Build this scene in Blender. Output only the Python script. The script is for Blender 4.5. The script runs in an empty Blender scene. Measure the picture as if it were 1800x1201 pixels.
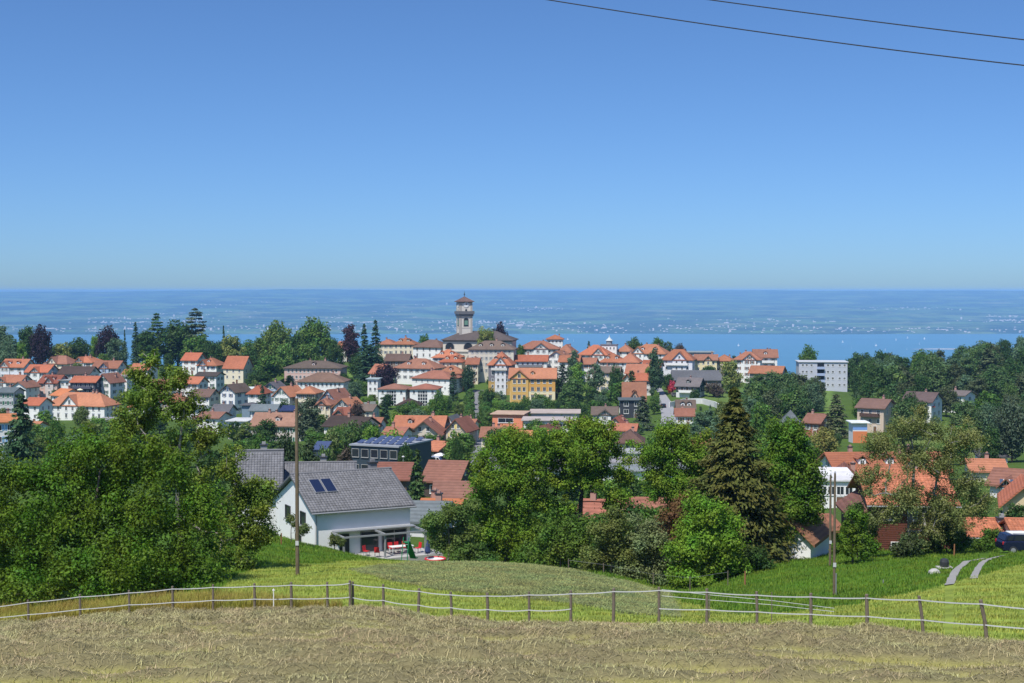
import bpy, math, random
import numpy as np
from mathutils import Vector, Matrix
R = math.radians
scene = bpy.context.scene
col = scene.collection
# ---------------------------------------------------------------- camera
FPX, CX, CY, HY = 2500.0, 900.0, 600.5, 511.0          # focal length and centre in photograph pixels (1800 x 1201)
PITCH = math.atan((CY - HY) / FPX)          # HY: the row of the true horizontal
cam = bpy.data.cameras.new('camera'); cam.lens = FPX / 1800 * 36; cam.sensor_width = 36
cam.clip_start = 0.3; cam.clip_end = 80000
camo = bpy.data.objects.new('camera', cam); col.objects.link(camo)
camo.location = (0, 0, 0); camo.rotation_euler = (math.pi / 2 - PITCH, 0, 0)
scene.camera = camo
# ---------------------------------------------------------------- sky and sun
SUN_EL, SUN_AZ = R(58), R(180 + 27)          # sun behind the camera, to its left
w = bpy.data.worlds.new('World'); scene.world = w; w.use_nodes = True
nt = w.node_tree; nt.nodes.clear()
sky = nt.nodes.new('ShaderNodeTexSky'); sky.sky_type = 'NISHITA'; sky.sun_disc = False
sky.sun_elevation = SUN_EL; sky.sun_rotation = SUN_AZ
sky.altitude = 0; sky.air_density = 0.82; sky.dust_density = 0.94; sky.ozone_density = 9.8
tcw = nt.nodes.new('ShaderNodeTexCoord'); mpw = nt.nodes.new('ShaderNodeMapping'); nt.links.new(tcw.outputs['Generated'], mpw.inputs[0]); nt.links.new(mpw.outputs[0], sky.inputs[0])
mpw.inputs['Location'].default_value = (0, 0, 0.02); mpw.inputs['Scale'].default_value = (1, 1, 1.19)      # seen from 850 m up, the horizon lies below the densest haze
tint = nt.nodes.new('ShaderNodeMixRGB'); tint.blend_type = 'MULTIPLY'; tint.inputs[0].default_value = 1.0; tint.inputs[2].default_value = (0.84, 0.98, 1.08, 1)
bg = nt.nodes.new('ShaderNodeBackground'); bg.inputs['Strength'].default_value = 0.12
wo = nt.nodes.new('ShaderNodeOutputWorld')
nt.links.new(sky.outputs[0], tint.inputs[1]); nt.links.new(tint.outputs[0], bg.inputs[0]); nt.links.new(bg.outputs[0], wo.inputs[0])
sl = bpy.data.lights.new('sun', 'SUN'); sl.energy = 4.5; sl.angle = R(0.53); sl.color = (1.0, 0.95, 0.87)
so = bpy.data.objects.new('sun', sl); col.objects.link(so)
sd = Vector((math.sin(SUN_AZ) * math.cos(SUN_EL), math.cos(SUN_AZ) * math.cos(SUN_EL), math.sin(SUN_EL)))
so.rotation_euler = sd.to_track_quat('Z', 'Y').to_euler(); so.location = sd * 60
vs = scene.view_settings; vs.view_transform = 'Standard'; vs.look = 'None'; vs.exposure = 0.15; vs.gamma = 1.0
vs.use_curve_mapping = False
scene.cycles.volume_bounces = 1; scene.cycles.max_bounces = 6; scene.cycles.diffuse_bounces = 2
scene.cycles.glossy_bounces = 2; scene.cycles.transmission_bounces = 3; scene.cycles.transparent_max_bounces = 6
# ---------------------------------------------------------------- helpers
SP, CP = math.sin(PITCH), math.cos(PITCH)
def at(px, py, Y):
    """world point seen at a photograph pixel, Y metres ahead of the camera"""
    a, b = (px - CX) / FPX, (CY - py) / FPX
    t = Y / (CP + b * SP)
    return Vector((t * a, Y, t * (b * CP - SP)))
def zpix(py, Y): return at(CX, py, Y).z
def proj(P):
    P = np.asarray(P, float)
    d = P[..., 1] * CP - P[..., 2] * SP
    u = P[..., 1] * SP + P[..., 2] * CP
    return CX + FPX * P[..., 0] / d, CY - FPX * u / d
def tag(o, label=None, cat=None, group=None, kind=None):
    if label: o['label'] = label
    if cat: o['category'] = cat
    if group: o['group'] = group
    if kind: o['kind'] = kind
    return o
def empty(name, loc=(0, 0, 0), rz=0.0):
    o = bpy.data.objects.new(name, None); col.objects.link(o)
    o.location = loc; o.rotation_euler = (0, 0, rz); o.empty_display_size = 0.5
    return o
def link(name, me, parent=None, loc=None, rz=None, color=None):
    o = bpy.data.objects.new(name, me); col.objects.link(o)
    if parent is not None: o.parent = parent
    if loc is not None: o.location = loc
    if rz is not None: o.rotation_euler = (0, 0, rz)
    if color is not None: o.color = (*color, 1)
    return o
class MB:
    """collects faces with material slots and becomes ONE mesh object"""
    def __init__(s): s.v, s.f, s.m = [], [], []
    def face(s, pts, m=0):
        n = len(s.v); s.v += [tuple(p) for p in pts]; s.f.append(tuple(range(n, n + len(pts)))); s.m.append(m)
    def poly(s, verts, faces, m=0):
        n = len(s.v); s.v += [tuple(p) for p in verts]
        for f in faces: s.f.append(tuple(n + i for i in f)); s.m.append(m)
    def box(s, x0, x1, y0, y1, z0, z1, m=0):
        s.poly([(x0, y0, z0), (x1, y0, z0), (x1, y1, z0), (x0, y1, z0), (x0, y0, z1), (x1, y0, z1), (x1, y1, z1), (x0, y1, z1)],
               [(0, 3, 2, 1), (4, 5, 6, 7), (0, 1, 5, 4), (1, 2, 6, 5), (2, 3, 7, 6), (3, 0, 4, 7)], m)
    def prism(s, prof, ax, a0, a1, m=0):
        """closed profile [(p, q)...] swept along axis ax ('x': profile is (y, z); 'y': profile is (x, z); 'z': (x, y))"""
        n = len(prof)
        mk = {'x': lambda a, p: (a, p[0], p[1]), 'y': lambda a, p: (p[0], a, p[1]), 'z': lambda a, p: (p[0], p[1], a)}[ax]
        vs_ = [mk(a0, p) for p in prof] + [mk(a1, p) for p in prof]
        s.poly(vs_, [tuple(range(n))[::-1], tuple(range(n, 2 * n))] + [(i, (i + 1) % n, n + (i + 1) % n, n + i) for i in range(n)], m)
    def tube(s, pts, rad, n=6, m=0, cap=True):
        pts = [Vector(p) for p in pts]; k = len(pts)
        rad = list(rad) if hasattr(rad, '__len__') else [rad] * k
        rings = []
        for i, p in enumerate(pts):
            t = (pts[min(i + 1, k - 1)] - pts[max(i - 1, 0)]).normalized()
            a = t.orthogonal().normalized() if i == 0 else (a - t * a.dot(t)).normalized()
            b = t.cross(a)
            rings.append([p + (a * math.cos(2 * math.pi * j / n) + b * math.sin(2 * math.pi * j / n)) * rad[i] for j in range(n)])
        fs = [(i * n + j, i * n + (j + 1) % n, (i + 1) * n + (j + 1) % n, (i + 1) * n + j) for i in range(k - 1) for j in range(n)]
        if cap: fs += [tuple(range(n))[::-1], tuple(range((k - 1) * n, k * n))]
        s.poly([q for r in rings for q in r], fs, m)
    def mesh(s, name, mats, smooth=False):
        me = bpy.data.meshes.new(name); me.from_pydata(s.v, [], s.f)
        for mt in (mats if isinstance(mats, (list, tuple)) else [mats]): me.materials.append(mt)
        me.polygons.foreach_set('material_index', s.m)
        if smooth: me.polygons.foreach_set('use_smooth', [True] * len(s.f))
        me.update(); return me
    def build(s, name, mats, parent=None, loc=None, rz=None, color=None, smooth=False):
        return link(name, s.mesh(name, mats, smooth), parent, loc, rz, color)
def np_mesh(name, V, Fq, mat, smooth=False):
    """mesh from numpy vertex (n,3) and face (m,k) arrays"""
    me = bpy.data.meshes.new(name); V = np.ascontiguousarray(V, np.float32); Fq = np.ascontiguousarray(Fq, np.int32)
    m, k = Fq.shape
    me.vertices.add(len(V)); me.vertices.foreach_set('co', V.ravel())
    me.loops.add(m * k); me.loops.foreach_set('vertex_index', Fq.ravel())
    me.polygons.add(m); me.polygons.foreach_set('loop_start', np.arange(0, m * k, k, dtype=np.int32))
    if smooth: me.polygons.foreach_set('use_smooth', np.ones(m, bool))
    for mt in (mat if isinstance(mat, (list, tuple)) else [mat]): me.materials.append(mt)
    me.update(calc_edges=True); return me
def _hash(ix, iy, seed):
    h = (ix * 374761393 + iy * 668265263 + seed * 974634777) & 0xFFFFFFFF
    h = ((h ^ (h >> 13)) * 1274126177) & 0xFFFFFFFF
    return ((h ^ (h >> 16)) & 0xFFFF) / 65535.0
def vnoise(x, y, seed=0):
    x, y = np.asarray(x, float), np.asarray(y, float)
    ix, iy = np.floor(x).astype(np.int64), np.floor(y).astype(np.int64)
    fx, fy = x - ix, y - iy; fx = fx * fx * (3 - 2 * fx); fy = fy * fy * (3 - 2 * fy)
    a, b, c, d = _hash(ix, iy, seed), _hash(ix + 1, iy, seed), _hash(ix, iy + 1, seed), _hash(ix + 1, iy + 1, seed)
    return (a * (1 - fx) + b * fx) * (1 - fy) + (c * (1 - fx) + d * fx) * fy
def fbm(x, y, oct=4, seed=0):
    s = 0; a = 0.5
    for i in range(oct): s = s + a * vnoise(np.asarray(x) * 2 ** i, np.asarray(y) * 2 ** i, seed + i * 17); a *= 0.5
    return s
# ---------------------------------------------------------------- materials
def mat(name):
    m = bpy.data.materials.new(name); m.use_nodes = True
    n = m.node_tree; b = n.nodes['Principled BSDF']; return m, n, b
def nd(n, t, **kw):
    o = n.nodes.new(t)
    for k, v in kw.items():
        if k in o.inputs: o.inputs[k].default_value = v
        else: setattr(o, k, v)
    return o
def scaled_color(n, src, fac_src, lo, hi):
    """src colour multiplied by a value between lo and hi that follows fac_src"""
    mr = nd(n, 'ShaderNodeMapRange'); n.links.new(fac_src, mr.inputs[0]); mr.inputs[3].default_value = lo; mr.inputs[4].default_value = hi
    vm = nd(n, 'ShaderNodeVectorMath', operation='SCALE'); n.links.new(src, vm.inputs[0]); n.links.new(mr.outputs[0], vm.inputs['Scale'])
    return vm.outputs[0]
def simple(name, c, rough=0.6, metal=0.0, noise=0.0, scale=5.0, spec=0.3):
    m, n, b = mat(name); b.inputs['Roughness'].default_value = rough; b.inputs['Metallic'].default_value = metal
    b.inputs['Specular IOR Level'].default_value = spec
    if noise:
        tc = nd(n, 'ShaderNodeTexCoord'); nz = nd(n, 'ShaderNodeTexNoise', Scale=scale, Detail=4.0); n.links.new(tc.outputs['Object'], nz.inputs['Vector'])
        rgb = nd(n, 'ShaderNodeRGB'); rgb.outputs[0].default_value = (*c, 1)
        n.links.new(scaled_color(n, rgb.outputs[0], nz.outputs[0], 1 - noise, 1 + noise), b.inputs['Base Color'])
    else: b.inputs['Base Color'].default_value = (*c, 1)
    return m
def tinted(name, rough, noise, scale, rows=0.0, spec=0.2, rowz=False):
    """material whose colour is the object's own colour, weathered by noise; rows > 0 adds courses of tiles or boards"""
    m, n, b = mat(name); b.inputs['Roughness'].default_value = rough; b.inputs['Specular IOR Level'].default_value = spec
    oi = nd(n, 'ShaderNodeObjectInfo'); tc = nd(n, 'ShaderNodeTexCoord')
    nz = nd(n, 'ShaderNodeTexNoise', Scale=scale, Detail=5.0, Roughness=0.65); n.links.new(tc.outputs['Object'], nz.inputs['Vector'])
    c = scaled_color(n, oi.outputs['Color'], nz.outputs[0], 1 - noise, 1 + noise)
    nz2 = nd(n, 'ShaderNodeTexNoise', Scale=scale * 0.13, Detail=3.0); n.links.new(tc.outputs['Object'], nz2.inputs['Vector'])
    c = scaled_color(n, c, nz2.outputs[0], 1 - noise * 0.8, 1 + noise * 0.8)
    if rows:
        wv = nd(n, 'ShaderNodeTexWave', bands_direction='Z' if rowz else 'Z', Scale=rows, Distortion=0.6, Detail=1.0); n.links.new(tc.outputs['Object'], wv.inputs['Vector'])
        c = scaled_color(n, c, wv.outputs[1], 0.82, 1.06)
        bp = nd(n, 'ShaderNodeBump', Strength=0.35, Distance=0.05); n.links.new(wv.outputs[1], bp.inputs['Height']); n.links.new(bp.outputs[0], b.inputs['Normal'])
    n.links.new(c, b.inputs['Base Color']); return m
def leafy(name, transl=0.30, var=0.35):
    """foliage: the object's own colour, varied leaf by leaf, lit from both sides"""
    m = bpy.data.materials.new(name); m.use_nodes = True; n = m.node_tree; n.nodes.clear()
    out = nd(n, 'ShaderNodeOutputMaterial'); oi = nd(n, 'ShaderNodeObjectInfo'); ge = nd(n, 'ShaderNodeNewGeometry')
    c = scaled_color(n, oi.outputs['Color'], ge.outputs['Random Per Island'], 1 - var, 1 + var)
    tc = nd(n, 'ShaderNodeTexCoord'); nz = nd(n, 'ShaderNodeTexNoise', Scale=0.55, Detail=2.0); n.links.new(tc.outputs['Object'], nz.inputs['Vector'])
    nb = nd(n, 'ShaderNodeTexNoise', Scale=0.9, Detail=1.0); n.links.new(tc.outputs['Object'], nb.inputs['Vector']); c = scaled_color(n, c, nb.outputs[0], 0.5, 1.5)
    hs = nd(n, 'ShaderNodeHueSaturation'); n.links.new(c, hs.inputs['Color'])
    mr = nd(n, 'ShaderNodeMapRange'); n.links.new(nz.outputs[0], mr.inputs[0]); mr.inputs[1].default_value = 0.3; mr.inputs[2].default_value = 0.7
    mr.inputs[3].default_value = 0.468; mr.inputs[4].default_value = 0.53; n.links.new(mr.outputs[0], hs.inputs['Hue'])
    d = nd(n, 'ShaderNodeBsdfPrincipled', Roughness=0.5); d.inputs['Specular IOR Level'].default_value = 0.12
    n.links.new(hs.outputs[0], d.inputs['Base Color'])
    t = nd(n, 'ShaderNodeBsdfTranslucent'); g = nd(n, 'ShaderNodeMixRGB', blend_type='MULTIPLY'); g.inputs[0].default_value = 1.0
    g.inputs[2].default_value = (1.25, 1.15, 0.5, 1); n.links.new(hs.outputs[0], g.inputs[1]); n.links.new(g.outputs[0], t.inputs[0])
    mx = nd(n, 'ShaderNodeMixShader'); mx.inputs[0].default_value = transl
    n.links.new(d.outputs[0], mx.inputs[1]); n.links.new(t.outputs[0], mx.inputs[2]); n.links.new(mx.outputs[0], out.inputs[0])
    return m
M = {}
M['leaf'] = leafy('leaf'); M['needle'] = leafy('needle', 0.12, 0.3); M['blade'] = leafy('blade', 0.25, 0.3); M['straw'] = leafy('straw', 0.10, 0.6)
M['bark'] = tinted('bark', 0.9, 0.4, 3.0)
M['plaster'] = tinted('plaster', 0.85, 0.10, 0.7)
M['boards'] = tinted('boards', 0.8, 0.22, 1.2, rows=1.6)
M['tile'] = tinted('tile', 0.8, 0.34, 1.1, rows=1.0, spec=0.1)
M['paint'] = tinted('paint', 0.5, 0.06, 2.0)
M['white'] = simple('white_paint', (0.78, 0.78, 0.76), 0.5)
M['glass'] = simple('window_glass', (0.025, 0.03, 0.04), 0.08, spec=0.6)
M['dark'] = simple('dark_metal', (0.04, 0.042, 0.045), 0.45)
M['grey'] = simple('grey_metal', (0.32, 0.33, 0.34), 0.45, 0.2)
M['wood'] = simple('weathered_wood', (0.16, 0.13, 0.10), 0.9, noise=0.35, scale=6.0)
M['pole'] = simple('impregnated_pole', (0.15, 0.115, 0.075), 0.85, noise=0.4, scale=2.5)
M['tape'] = simple('fence_tape', (0.52, 0.53, 0.53), 0.6)
M['asphalt'] = simple('asphalt', (0.20, 0.20, 0.21), 0.9, noise=0.15, scale=0.6)
M['gravel'] = simple('gravel', (0.30, 0.29, 0.27), 0.95, noise=0.3, scale=4.0)
M['concrete'] = simple('concrete', (0.42, 0.41, 0.39), 0.9, noise=0.12, scale=0.8)
M['solar'] = simple('solar_glass', (0.012, 0.018, 0.05), 0.12, spec=0.7)
# ---------------------------------------------------------------- terrain (one sheet in a fan of rays that widens with distance)
def zs(*yp): return [(Y, zpix(py, Y)) for Y, py in yp]
TAIL = [(820, -62), (1000, -112), (1400, -205), (2200, -330), (3800, -452), (6000, -470)]
NEAR = [(1.0, -1.8), (4.0, -2.3), (12, -4.0), (24, -6.62)]
COLS = {
 -900: NEAR + zs((70, 1120), (80, 1090), (130, 960), (230, 860), (350, 800), (450, 765), (550, 738), (610, 705), (680, 662), (740, 640)) + TAIL,
 -150: NEAR + zs((67, 1112), (77, 1072), (110, 985), (145, 940), (230, 868), (350, 803), (450, 768), (550, 739), (610, 702), (640, 680), (680, 657), (720, 640), (750, 638)) + TAIL,
 0: NEAR + zs((66, 1104), (77, 1064), (110, 985), (145, 945), (230, 868), (350, 803), (450, 768), (550, 738), (610, 702), (640, 680), (680, 657), (720, 640), (750, 638)) + TAIL,
 250: NEAR + zs((62, 1086), (74, 1048), (85, 1018), (110, 985), (145, 945), (230, 872), (350, 805), (450, 770), (550, 736), (610, 702), (640, 680), (680, 657), (720, 640), (750, 638)) + TAIL,
 450: NEAR + zs((60, 1076), (72, 1036), (82, 1006), (92, 992), (105, 975), (120, 950), (134, 938), (160, 925), (230, 874), (350, 805), (450, 770), (550, 734), (600, 708), (640, 682), (680, 660), (720, 645), (750, 642)) + TAIL,
 560: NEAR + zs((59, 1073), (70, 1036), (80, 1008), (92, 991), (105, 983), (120, 968), (128, 962), (136, 960), (160, 940), (230, 877), (350, 805), (450, 770), (550, 734), (600, 705), (640, 680), (680, 656), (715, 634), (745, 632)) + TAIL,
 640: NEAR + zs((58, 1073), (70, 1034), (80, 1008), (93, 989), (105, 986), (118, 982), (128, 981), (140, 975), (160, 945), (230, 878), (350, 806), (450, 770), (550, 734), (600, 705), (640, 680), (680, 656), (715, 634), (745, 632)) + TAIL,
 720: NEAR + zs((57, 1085), (68, 1046), (80, 1012), (94, 988), (108, 990), (120, 992), (140, 985), (160, 950), (230, 879), (350, 807), (450, 771), (550, 735), (600, 705), (640, 680), (680, 656), (715, 634), (745, 632)) + TAIL,
 900: NEAR + zs((54, 1097), (68, 1054), (82, 1013), (95, 990), (112, 1006), (135, 996), (160, 960), (230, 880), (350, 808), (450, 772), (550, 736), (600, 712), (625, 690), (650, 672), (680, 652), (715, 632), (745, 630)) + TAIL,
 1060: NEAR + zs((52, 1096), (66, 1064), (80, 1026), (92, 1008), (108, 1030), (130, 1010), (160, 960), (230, 880), (350, 808), (450, 768), (550, 732), (600, 702), (640, 678), (680, 654), (715, 632), (745, 630)) + TAIL,
 1200: NEAR + zs((50, 1099), (64, 1082), (78, 1058), (90, 1046), (104, 1038), (130, 1008), (160, 960), (230, 880), (350, 806), (450, 765), (550, 722), (600, 697), (640, 680), (680, 655), (715, 638), (745, 634)) + TAIL,
 1350: NEAR + zs((48, 1103), (62, 1086), (76, 1066), (90, 1042), (104, 1012), (116, 990), (135, 985), (160, 955), (230, 880), (350, 806), (450, 765), (550, 724), (600, 700), (650, 682), (700, 664), (760, 655)) + TAIL,
 1500: NEAR + zs((45, 1112), (58, 1082), (68, 1064), (78, 1056), (90, 1034), (104, 1000), (120, 976), (135, 968), (160, 945), (230, 870), (350, 806), (450, 758), (550, 720), (650, 690), (720, 676), (780, 668)) + TAIL,
 1650: NEAR + zs((43, 1124), (56, 1080), (66, 1048), (74, 1031), (86, 1012), (100, 990), (118, 972), (135, 966), (160, 945), (230, 868), (350, 812), (450, 752), (550, 715), (650, 688), (720, 672), (780, 665)) + TAIL,
 1800: NEAR + zs((40, 1140), (52, 1090), (64, 1046), (76, 1014), (90, 990), (104, 977), (118, 970), (135, 966), (160, 940), (230, 862), (350, 806), (450, 765), (550, 725), (650, 675), (740, 640), (820, 632), (900, 640)) + TAIL[1:],
 2100: NEAR + zs((36, 1150), (50, 1090), (64, 1040), (76, 1010), (90, 985), (118, 968), (160, 920), (230, 850), (350, 785), (450, 735), (550, 690), (650, 640), (740, 600), (850, 585), (950, 590)) + [(1400, -150)] + TAIL[3:],
 2900: NEAR + zs((34, 1150), (60, 1030), (90, 970), (160, 880), (350, 750), (550, 650), (740, 570), (950, 560)) + [(1400, -130)] + TAIL[3:],
}
UC = sorted(COLS)
LY = np.concatenate([np.arange(math.log(1.2), math.log(30), 0.05), np.arange(math.log(30), math.log(160), 0.0135), np.arange(math.log(160), math.log(1000), 0.018), np.arange(math.log(1000), math.log(6000), 0.06)])
U = np.arange(-900, 2901, 10.0)
colz = np.array([np.interp(np.exp(LY), [p[0] for p in COLS[c]], [p[1] for p in COLS[c]]) for c in UC])
def _cat(UCa, Z, Uq):
    """smooth (cubic Hermite) interpolation between the columns"""
    UCa = np.array(UCa, float); k = np.clip(np.searchsorted(UCa, Uq) - 1, 0, len(UCa) - 2)
    m = np.gradient(Z, UCa, axis=0) * 0.7
    h = (UCa[k + 1] - UCa[k]); t = (Uq - UCa[k]) / h
    t = t[:, None]; h = h[:, None]
    return (2*t**3 - 3*t**2 + 1) * Z[k] + (t**3 - 2*t**2 + t) * h * m[k] + (-2*t**3 + 3*t**2) * Z[k+1] + (t**3 - t**2) * h * m[k+1]
ZG = _cat(UC, colz, U)
for _ in range(3):                                                   # soften the breaks of slope
    ZG[:, 1:-1] = ZG[:, 1:-1] * 0.5 + (ZG[:, :-2] + ZG[:, 2:]) * 0.25
YG = np.exp(LY)[None, :] * np.ones((len(U), 1)); XG = (U[:, None] - 900) / FPX * YG
ZG = ZG + (fbm(XG * 0.35, YG * 0.35, 3, 5) - 0.45) * 0.35 * np.clip((YG - 30) / 40, 0, 1)
def ground(x, y):
    x, y = np.asarray(x, float), np.asarray(y, float)
    u = np.clip((900 + FPX * x / y - U[0]) / 10.0, 0, len(U) - 1.001); i = u.astype(int); fu = u - i
    l = np.log(y); j = np.clip(np.searchsorted(LY, l) - 1, 0, len(LY) - 2); fl = np.clip((l - LY[j]) / (LY[j + 1] - LY[j]), 0, 1)
    return (ZG[i, j] * (1 - fu) + ZG[i + 1, j] * fu) * (1 - fl) + (ZG[i, j + 1] * (1 - fu) + ZG[i + 1, j + 1] * fu) * fl
def gz(x, y): return float(ground(x, y))
FENCE_U = [-900, 0, 300, 600, 900, 1200, 1500, 1800, 2900]; FENCE_Y = [72, 66, 62, 58, 54, 50, 45, 40, 34]
def fence_y(u): return np.interp(u, FENCE_U, FENCE_Y)
def in_poly(x, y, P):
    ins = np.zeros(np.shape(x), bool); n = len(P)
    for i in range(n):
        (x1, y1), (x2, y2) = P[i], P[(i + 1) % n]
        c = ((y1 > y) != (y2 > y)) & (x < (x2 - x1) * (y - y1) / (y2 - y1 + 1e-12) + x1); ins ^= c
    return ins
def zone_of(X, Y, Z):
    """what grows where: 0 town green, 1 stubble, 2 mown meadow, 3 cut grass drying, 4 long green grass, 5 golden grass"""
    pu, pv = proj(np.stack([X, Y, Z], -1)); wob = (fbm(X * 0.8, Y * 0.8, 3, 9) - 0.45) * 14
    z = np.zeros(X.shape, int); fy = fence_y(900 + FPX * X / Y)
    z[Y < 150] = 4
    crest = np.interp(pu, [0, 380, 420, 470, 560, 640, 740, 760, 1000, 1150, 1200, 1300, 1400, 1500, 1640, 1720, 1800, 1950], [1040, 1040, 1010, 994, 991, 986, 984, 984, 1000, 1034, 1060, 1082, 1078, 1064, 1034, 1012, 992, 960])
    z[(Y < 110) & (pv > crest + wob * 0.3)] = 2
    cut = [(616, 1003), (660, 995), (720, 990), (800, 986), (900, 989), (1000, 1001), (1100, 1022), (1180, 1046), (1197, 1086), (1100, 1079), (1000, 1061), (880, 1046), (760, 1036), (680, 1019)]
    z[(Y < 110) & in_poly(pu + wob * 0.8, pv + wob * 0.35, cut)] = 3
    z[(pu < 600) & (Y < fy + 7.5 + wob * 0.12 - np.clip((pu - 380) / 220, 0, 1) * 6.5)] = 5
    z[Y < fy + 0.4 + wob * 0.03] = 1
    return z
ZONE = zone_of(XG, YG, ZG)
BASE = np.array([(0.07, 0.12, 0.022), (0.30, 0.275, 0.10), (0.23, 0.29, 0.05), (0.15, 0.17, 0.062), (0.075, 0.15, 0.014), (0.22, 0.21, 0.05)])
CG = BASE[ZONE].copy()
# bands of mowing that follow the slope, lawns and bare earth in the town
band = np.sin((YG + 0.30 * XG + 2.5 * fbm(XG * 0.1, YG * 0.1, 2, 3)) * 2 * math.pi / 3.4)
CG[ZONE == 2] *= (1 + 0.17 * np.tanh(2 * band[ZONE == 2]))[:, None]
pu, pv = proj(np.stack([XG, YG, ZG], -1))
for (a, b, ra, rb, c) in [(1050, 696, 45, 9, (0.17, 0.24, 0.06)), (802, 718, 24, 10, (0.16, 0.21, 0.05)), (628, 660, 22, 8, (0.15, 0.24, 0.06)), (1455, 715, 16, 30, (0.13, 0.21, 0.05)), (1265, 700, 60, 14, (0.11, 0.17, 0.04)),
                          (830, 830, 40, 40, (0.10, 0.20, 0.04)), (1740, 795, 45, 20, (0.15, 0.19, 0.05)), (1420, 762, 30, 14, (0.17, 0.19, 0.06)), (1340, 690, 60, 14, (0.10, 0.17, 0.04)), (1620, 765, 60, 16, (0.14, 0.19, 0.05)), (800, 765, 24, 10, (0.14, 0.2, 0.05))]:
    k = (((pu - a) / ra) ** 2 + ((pv - b) / rb) ** 2 < 1) & (YG > 150); CG[k] = c
CG *= (0.72 + 0.62 * fbm(XG * 0.25, YG * 0.25, 4, 21))[..., None]
nu, nl = ZG.shape
idx = np.arange(nu * nl).reshape(nu, nl)
quads = np.stack([idx[:-1, :-1], idx[1:, :-1], idx[1:, 1:], idx[:-1, 1:]], -1).reshape(-1, 4)
gm, n, b = mat('meadow_ground'); b.inputs['Roughness'].default_value = 0.95; b.inputs['Specular IOR Level'].default_value = 0.1
va = nd(n, 'ShaderNodeVertexColor', layer_name='ground_colour'); tc = nd(n, 'ShaderNodeTexCoord')
n1 = nd(n, 'ShaderNodeTexNoise', Scale=2.2, Detail=8.0, Roughness=0.75); n.links.new(tc.outputs['Object'], n1.inputs['Vector'])
n2 = nd(n, 'ShaderNodeTexNoise', Scale=9.0, Detail=4.0, Roughness=0.8); n.links.new(tc.outputs['Object'], n2.inputs['Vector'])
c = scaled_color(n, va.outputs[0], n1.outputs[0], 0.62, 1.4); c = scaled_color(n, c, n2.outputs[0], 0.75, 1.25); n.links.new(c, b.inputs['Base Color'])
bp = nd(n, 'ShaderNodeBump', Strength=0.6, Distance=0.12); n.links.new(n2.outputs[0], bp.inputs['Height']); n.links.new(bp.outputs[0], b.inputs['Normal'])
me = np_mesh('ground', np.stack([XG, YG, ZG], -1).reshape(-1, 3), quads, gm, True)
ca = me.color_attributes.new('ground_colour', 'FLOAT_COLOR', 'POINT')
ca.data.foreach_set('color', np.concatenate([CG.reshape(-1, 3), np.ones((nu * nl, 1))], 1).astype(np.float32).ravel())
tag(link('ground', me), kind='structure')
# ---------------------------------------------------------------- lake, far shore, haze
lm, n, b = mat('lake_water'); b.inputs['Roughness'].default_value = 0.35; b.inputs['Base Color'].default_value = (0.06, 0.19, 0.25, 1); b.inputs['Specular IOR Level'].default_value = 0.2
tc = nd(n, 'ShaderNodeTexCoord'); mp = nd(n, 'ShaderNodeMapping'); mp.inputs['Scale'].default_value = (0.0006, 0.0025, 1); nz = nd(n, 'ShaderNodeTexNoise', Scale=1.0, Detail=6.0)
n.links.new(tc.outputs['Object'], mp.inputs[0]); n.links.new(mp.outputs[0], nz.inputs['Vector'])
rgb = nd(n, 'ShaderNodeRGB'); rgb.outputs[0].default_value = (0.06, 0.19, 0.25, 1); n.links.new(scaled_color(n, rgb.outputs[0], nz.outputs[0], 0.75, 1.25), b.inputs['Base Color'])
LZ = -392.0
mb = MB(); mb.face([(-21000, 900, LZ), (21000, 900, LZ), (21000, 16000, LZ), (-21000, 16000, LZ)]); tag(mb.build('lake', lm), kind='structure')
p0, p1 = at(1600, 614, 9510), at(1742, 614.5, 9510)
streak = simple('pale_shallow_water', (0.42, 0.42, 0.40), 0.6, noise=0.25, scale=0.01)
mb = MB(); k = 14
top = [(p0.x + (p1.x - p0.x) * i / k, 9510 + 130 * math.sin(math.pi * min(i / k, .8)) , LZ + 0.6) for i in range(k + 1)]
bot = [(p0.x + (p1.x - p0.x) * i / k, 9500 - 120 * (i / k) ** 0.7, LZ + 0.6) for i in range(k + 1)]
for i in range(k): mb.face([bot[i], bot[i + 1], top[i + 1], top[i]])
tag(mb.build('shallow_water_streak', streak), kind='structure')
fx = np.linspace(-20000, 20000, 250); fyv = 12300 + np.linspace(0, 1, 180) ** 1.25 * 20500
FX, FY = np.meshgrid(fx, fyv, indexing='ij')
shore = 12900 + (fbm(FX / 2600, FX * 0, 4, 2) - 0.47) * 900
t = np.clip((FY - shore) / 15500, -0.05, 1.2)
rise = 356 * np.clip(t, 0, 1) ** 1.15 + 26 * np.clip(t * 30, 0, 1) + 26 * np.exp(-((FX + 4300) / 2200) ** 2) * np.clip((t - .45) * 2, 0, 1) - 26 * np.exp(-((FX + 11000) / 4200) ** 2) * np.clip((t - .5) * 2, 0, 1)
FZ = LZ + np.where(t > 0, rise + (fbm(FX / 1700, FY / 900, 5, 31) - 0.47) * 150 * np.clip(t * 2.2, 0, 1) * np.clip(1.35 - t, .42, 1), t * 300)
idx = np.arange(FX.size).reshape(FX.shape); quads = np.stack([idx[:-1, :-1], idx[1:, :-1], idx[1:, 1:], idx[:-1, 1:]], -1).reshape(-1, 4)
fm, n, b = mat('far_country'); b.inputs['Roughness'].default_value = 1.0; b.inputs['Specular IOR Level'].default_value = 0.0
tc = nd(n, 'ShaderNodeTexCoord'); mp = nd(n, 'ShaderNodeMapping'); mp.inputs['Scale'].default_value = (0.0011, 0.0016, 0.001); n.links.new(tc.outputs['Object'], mp.inputs[0])
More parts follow.
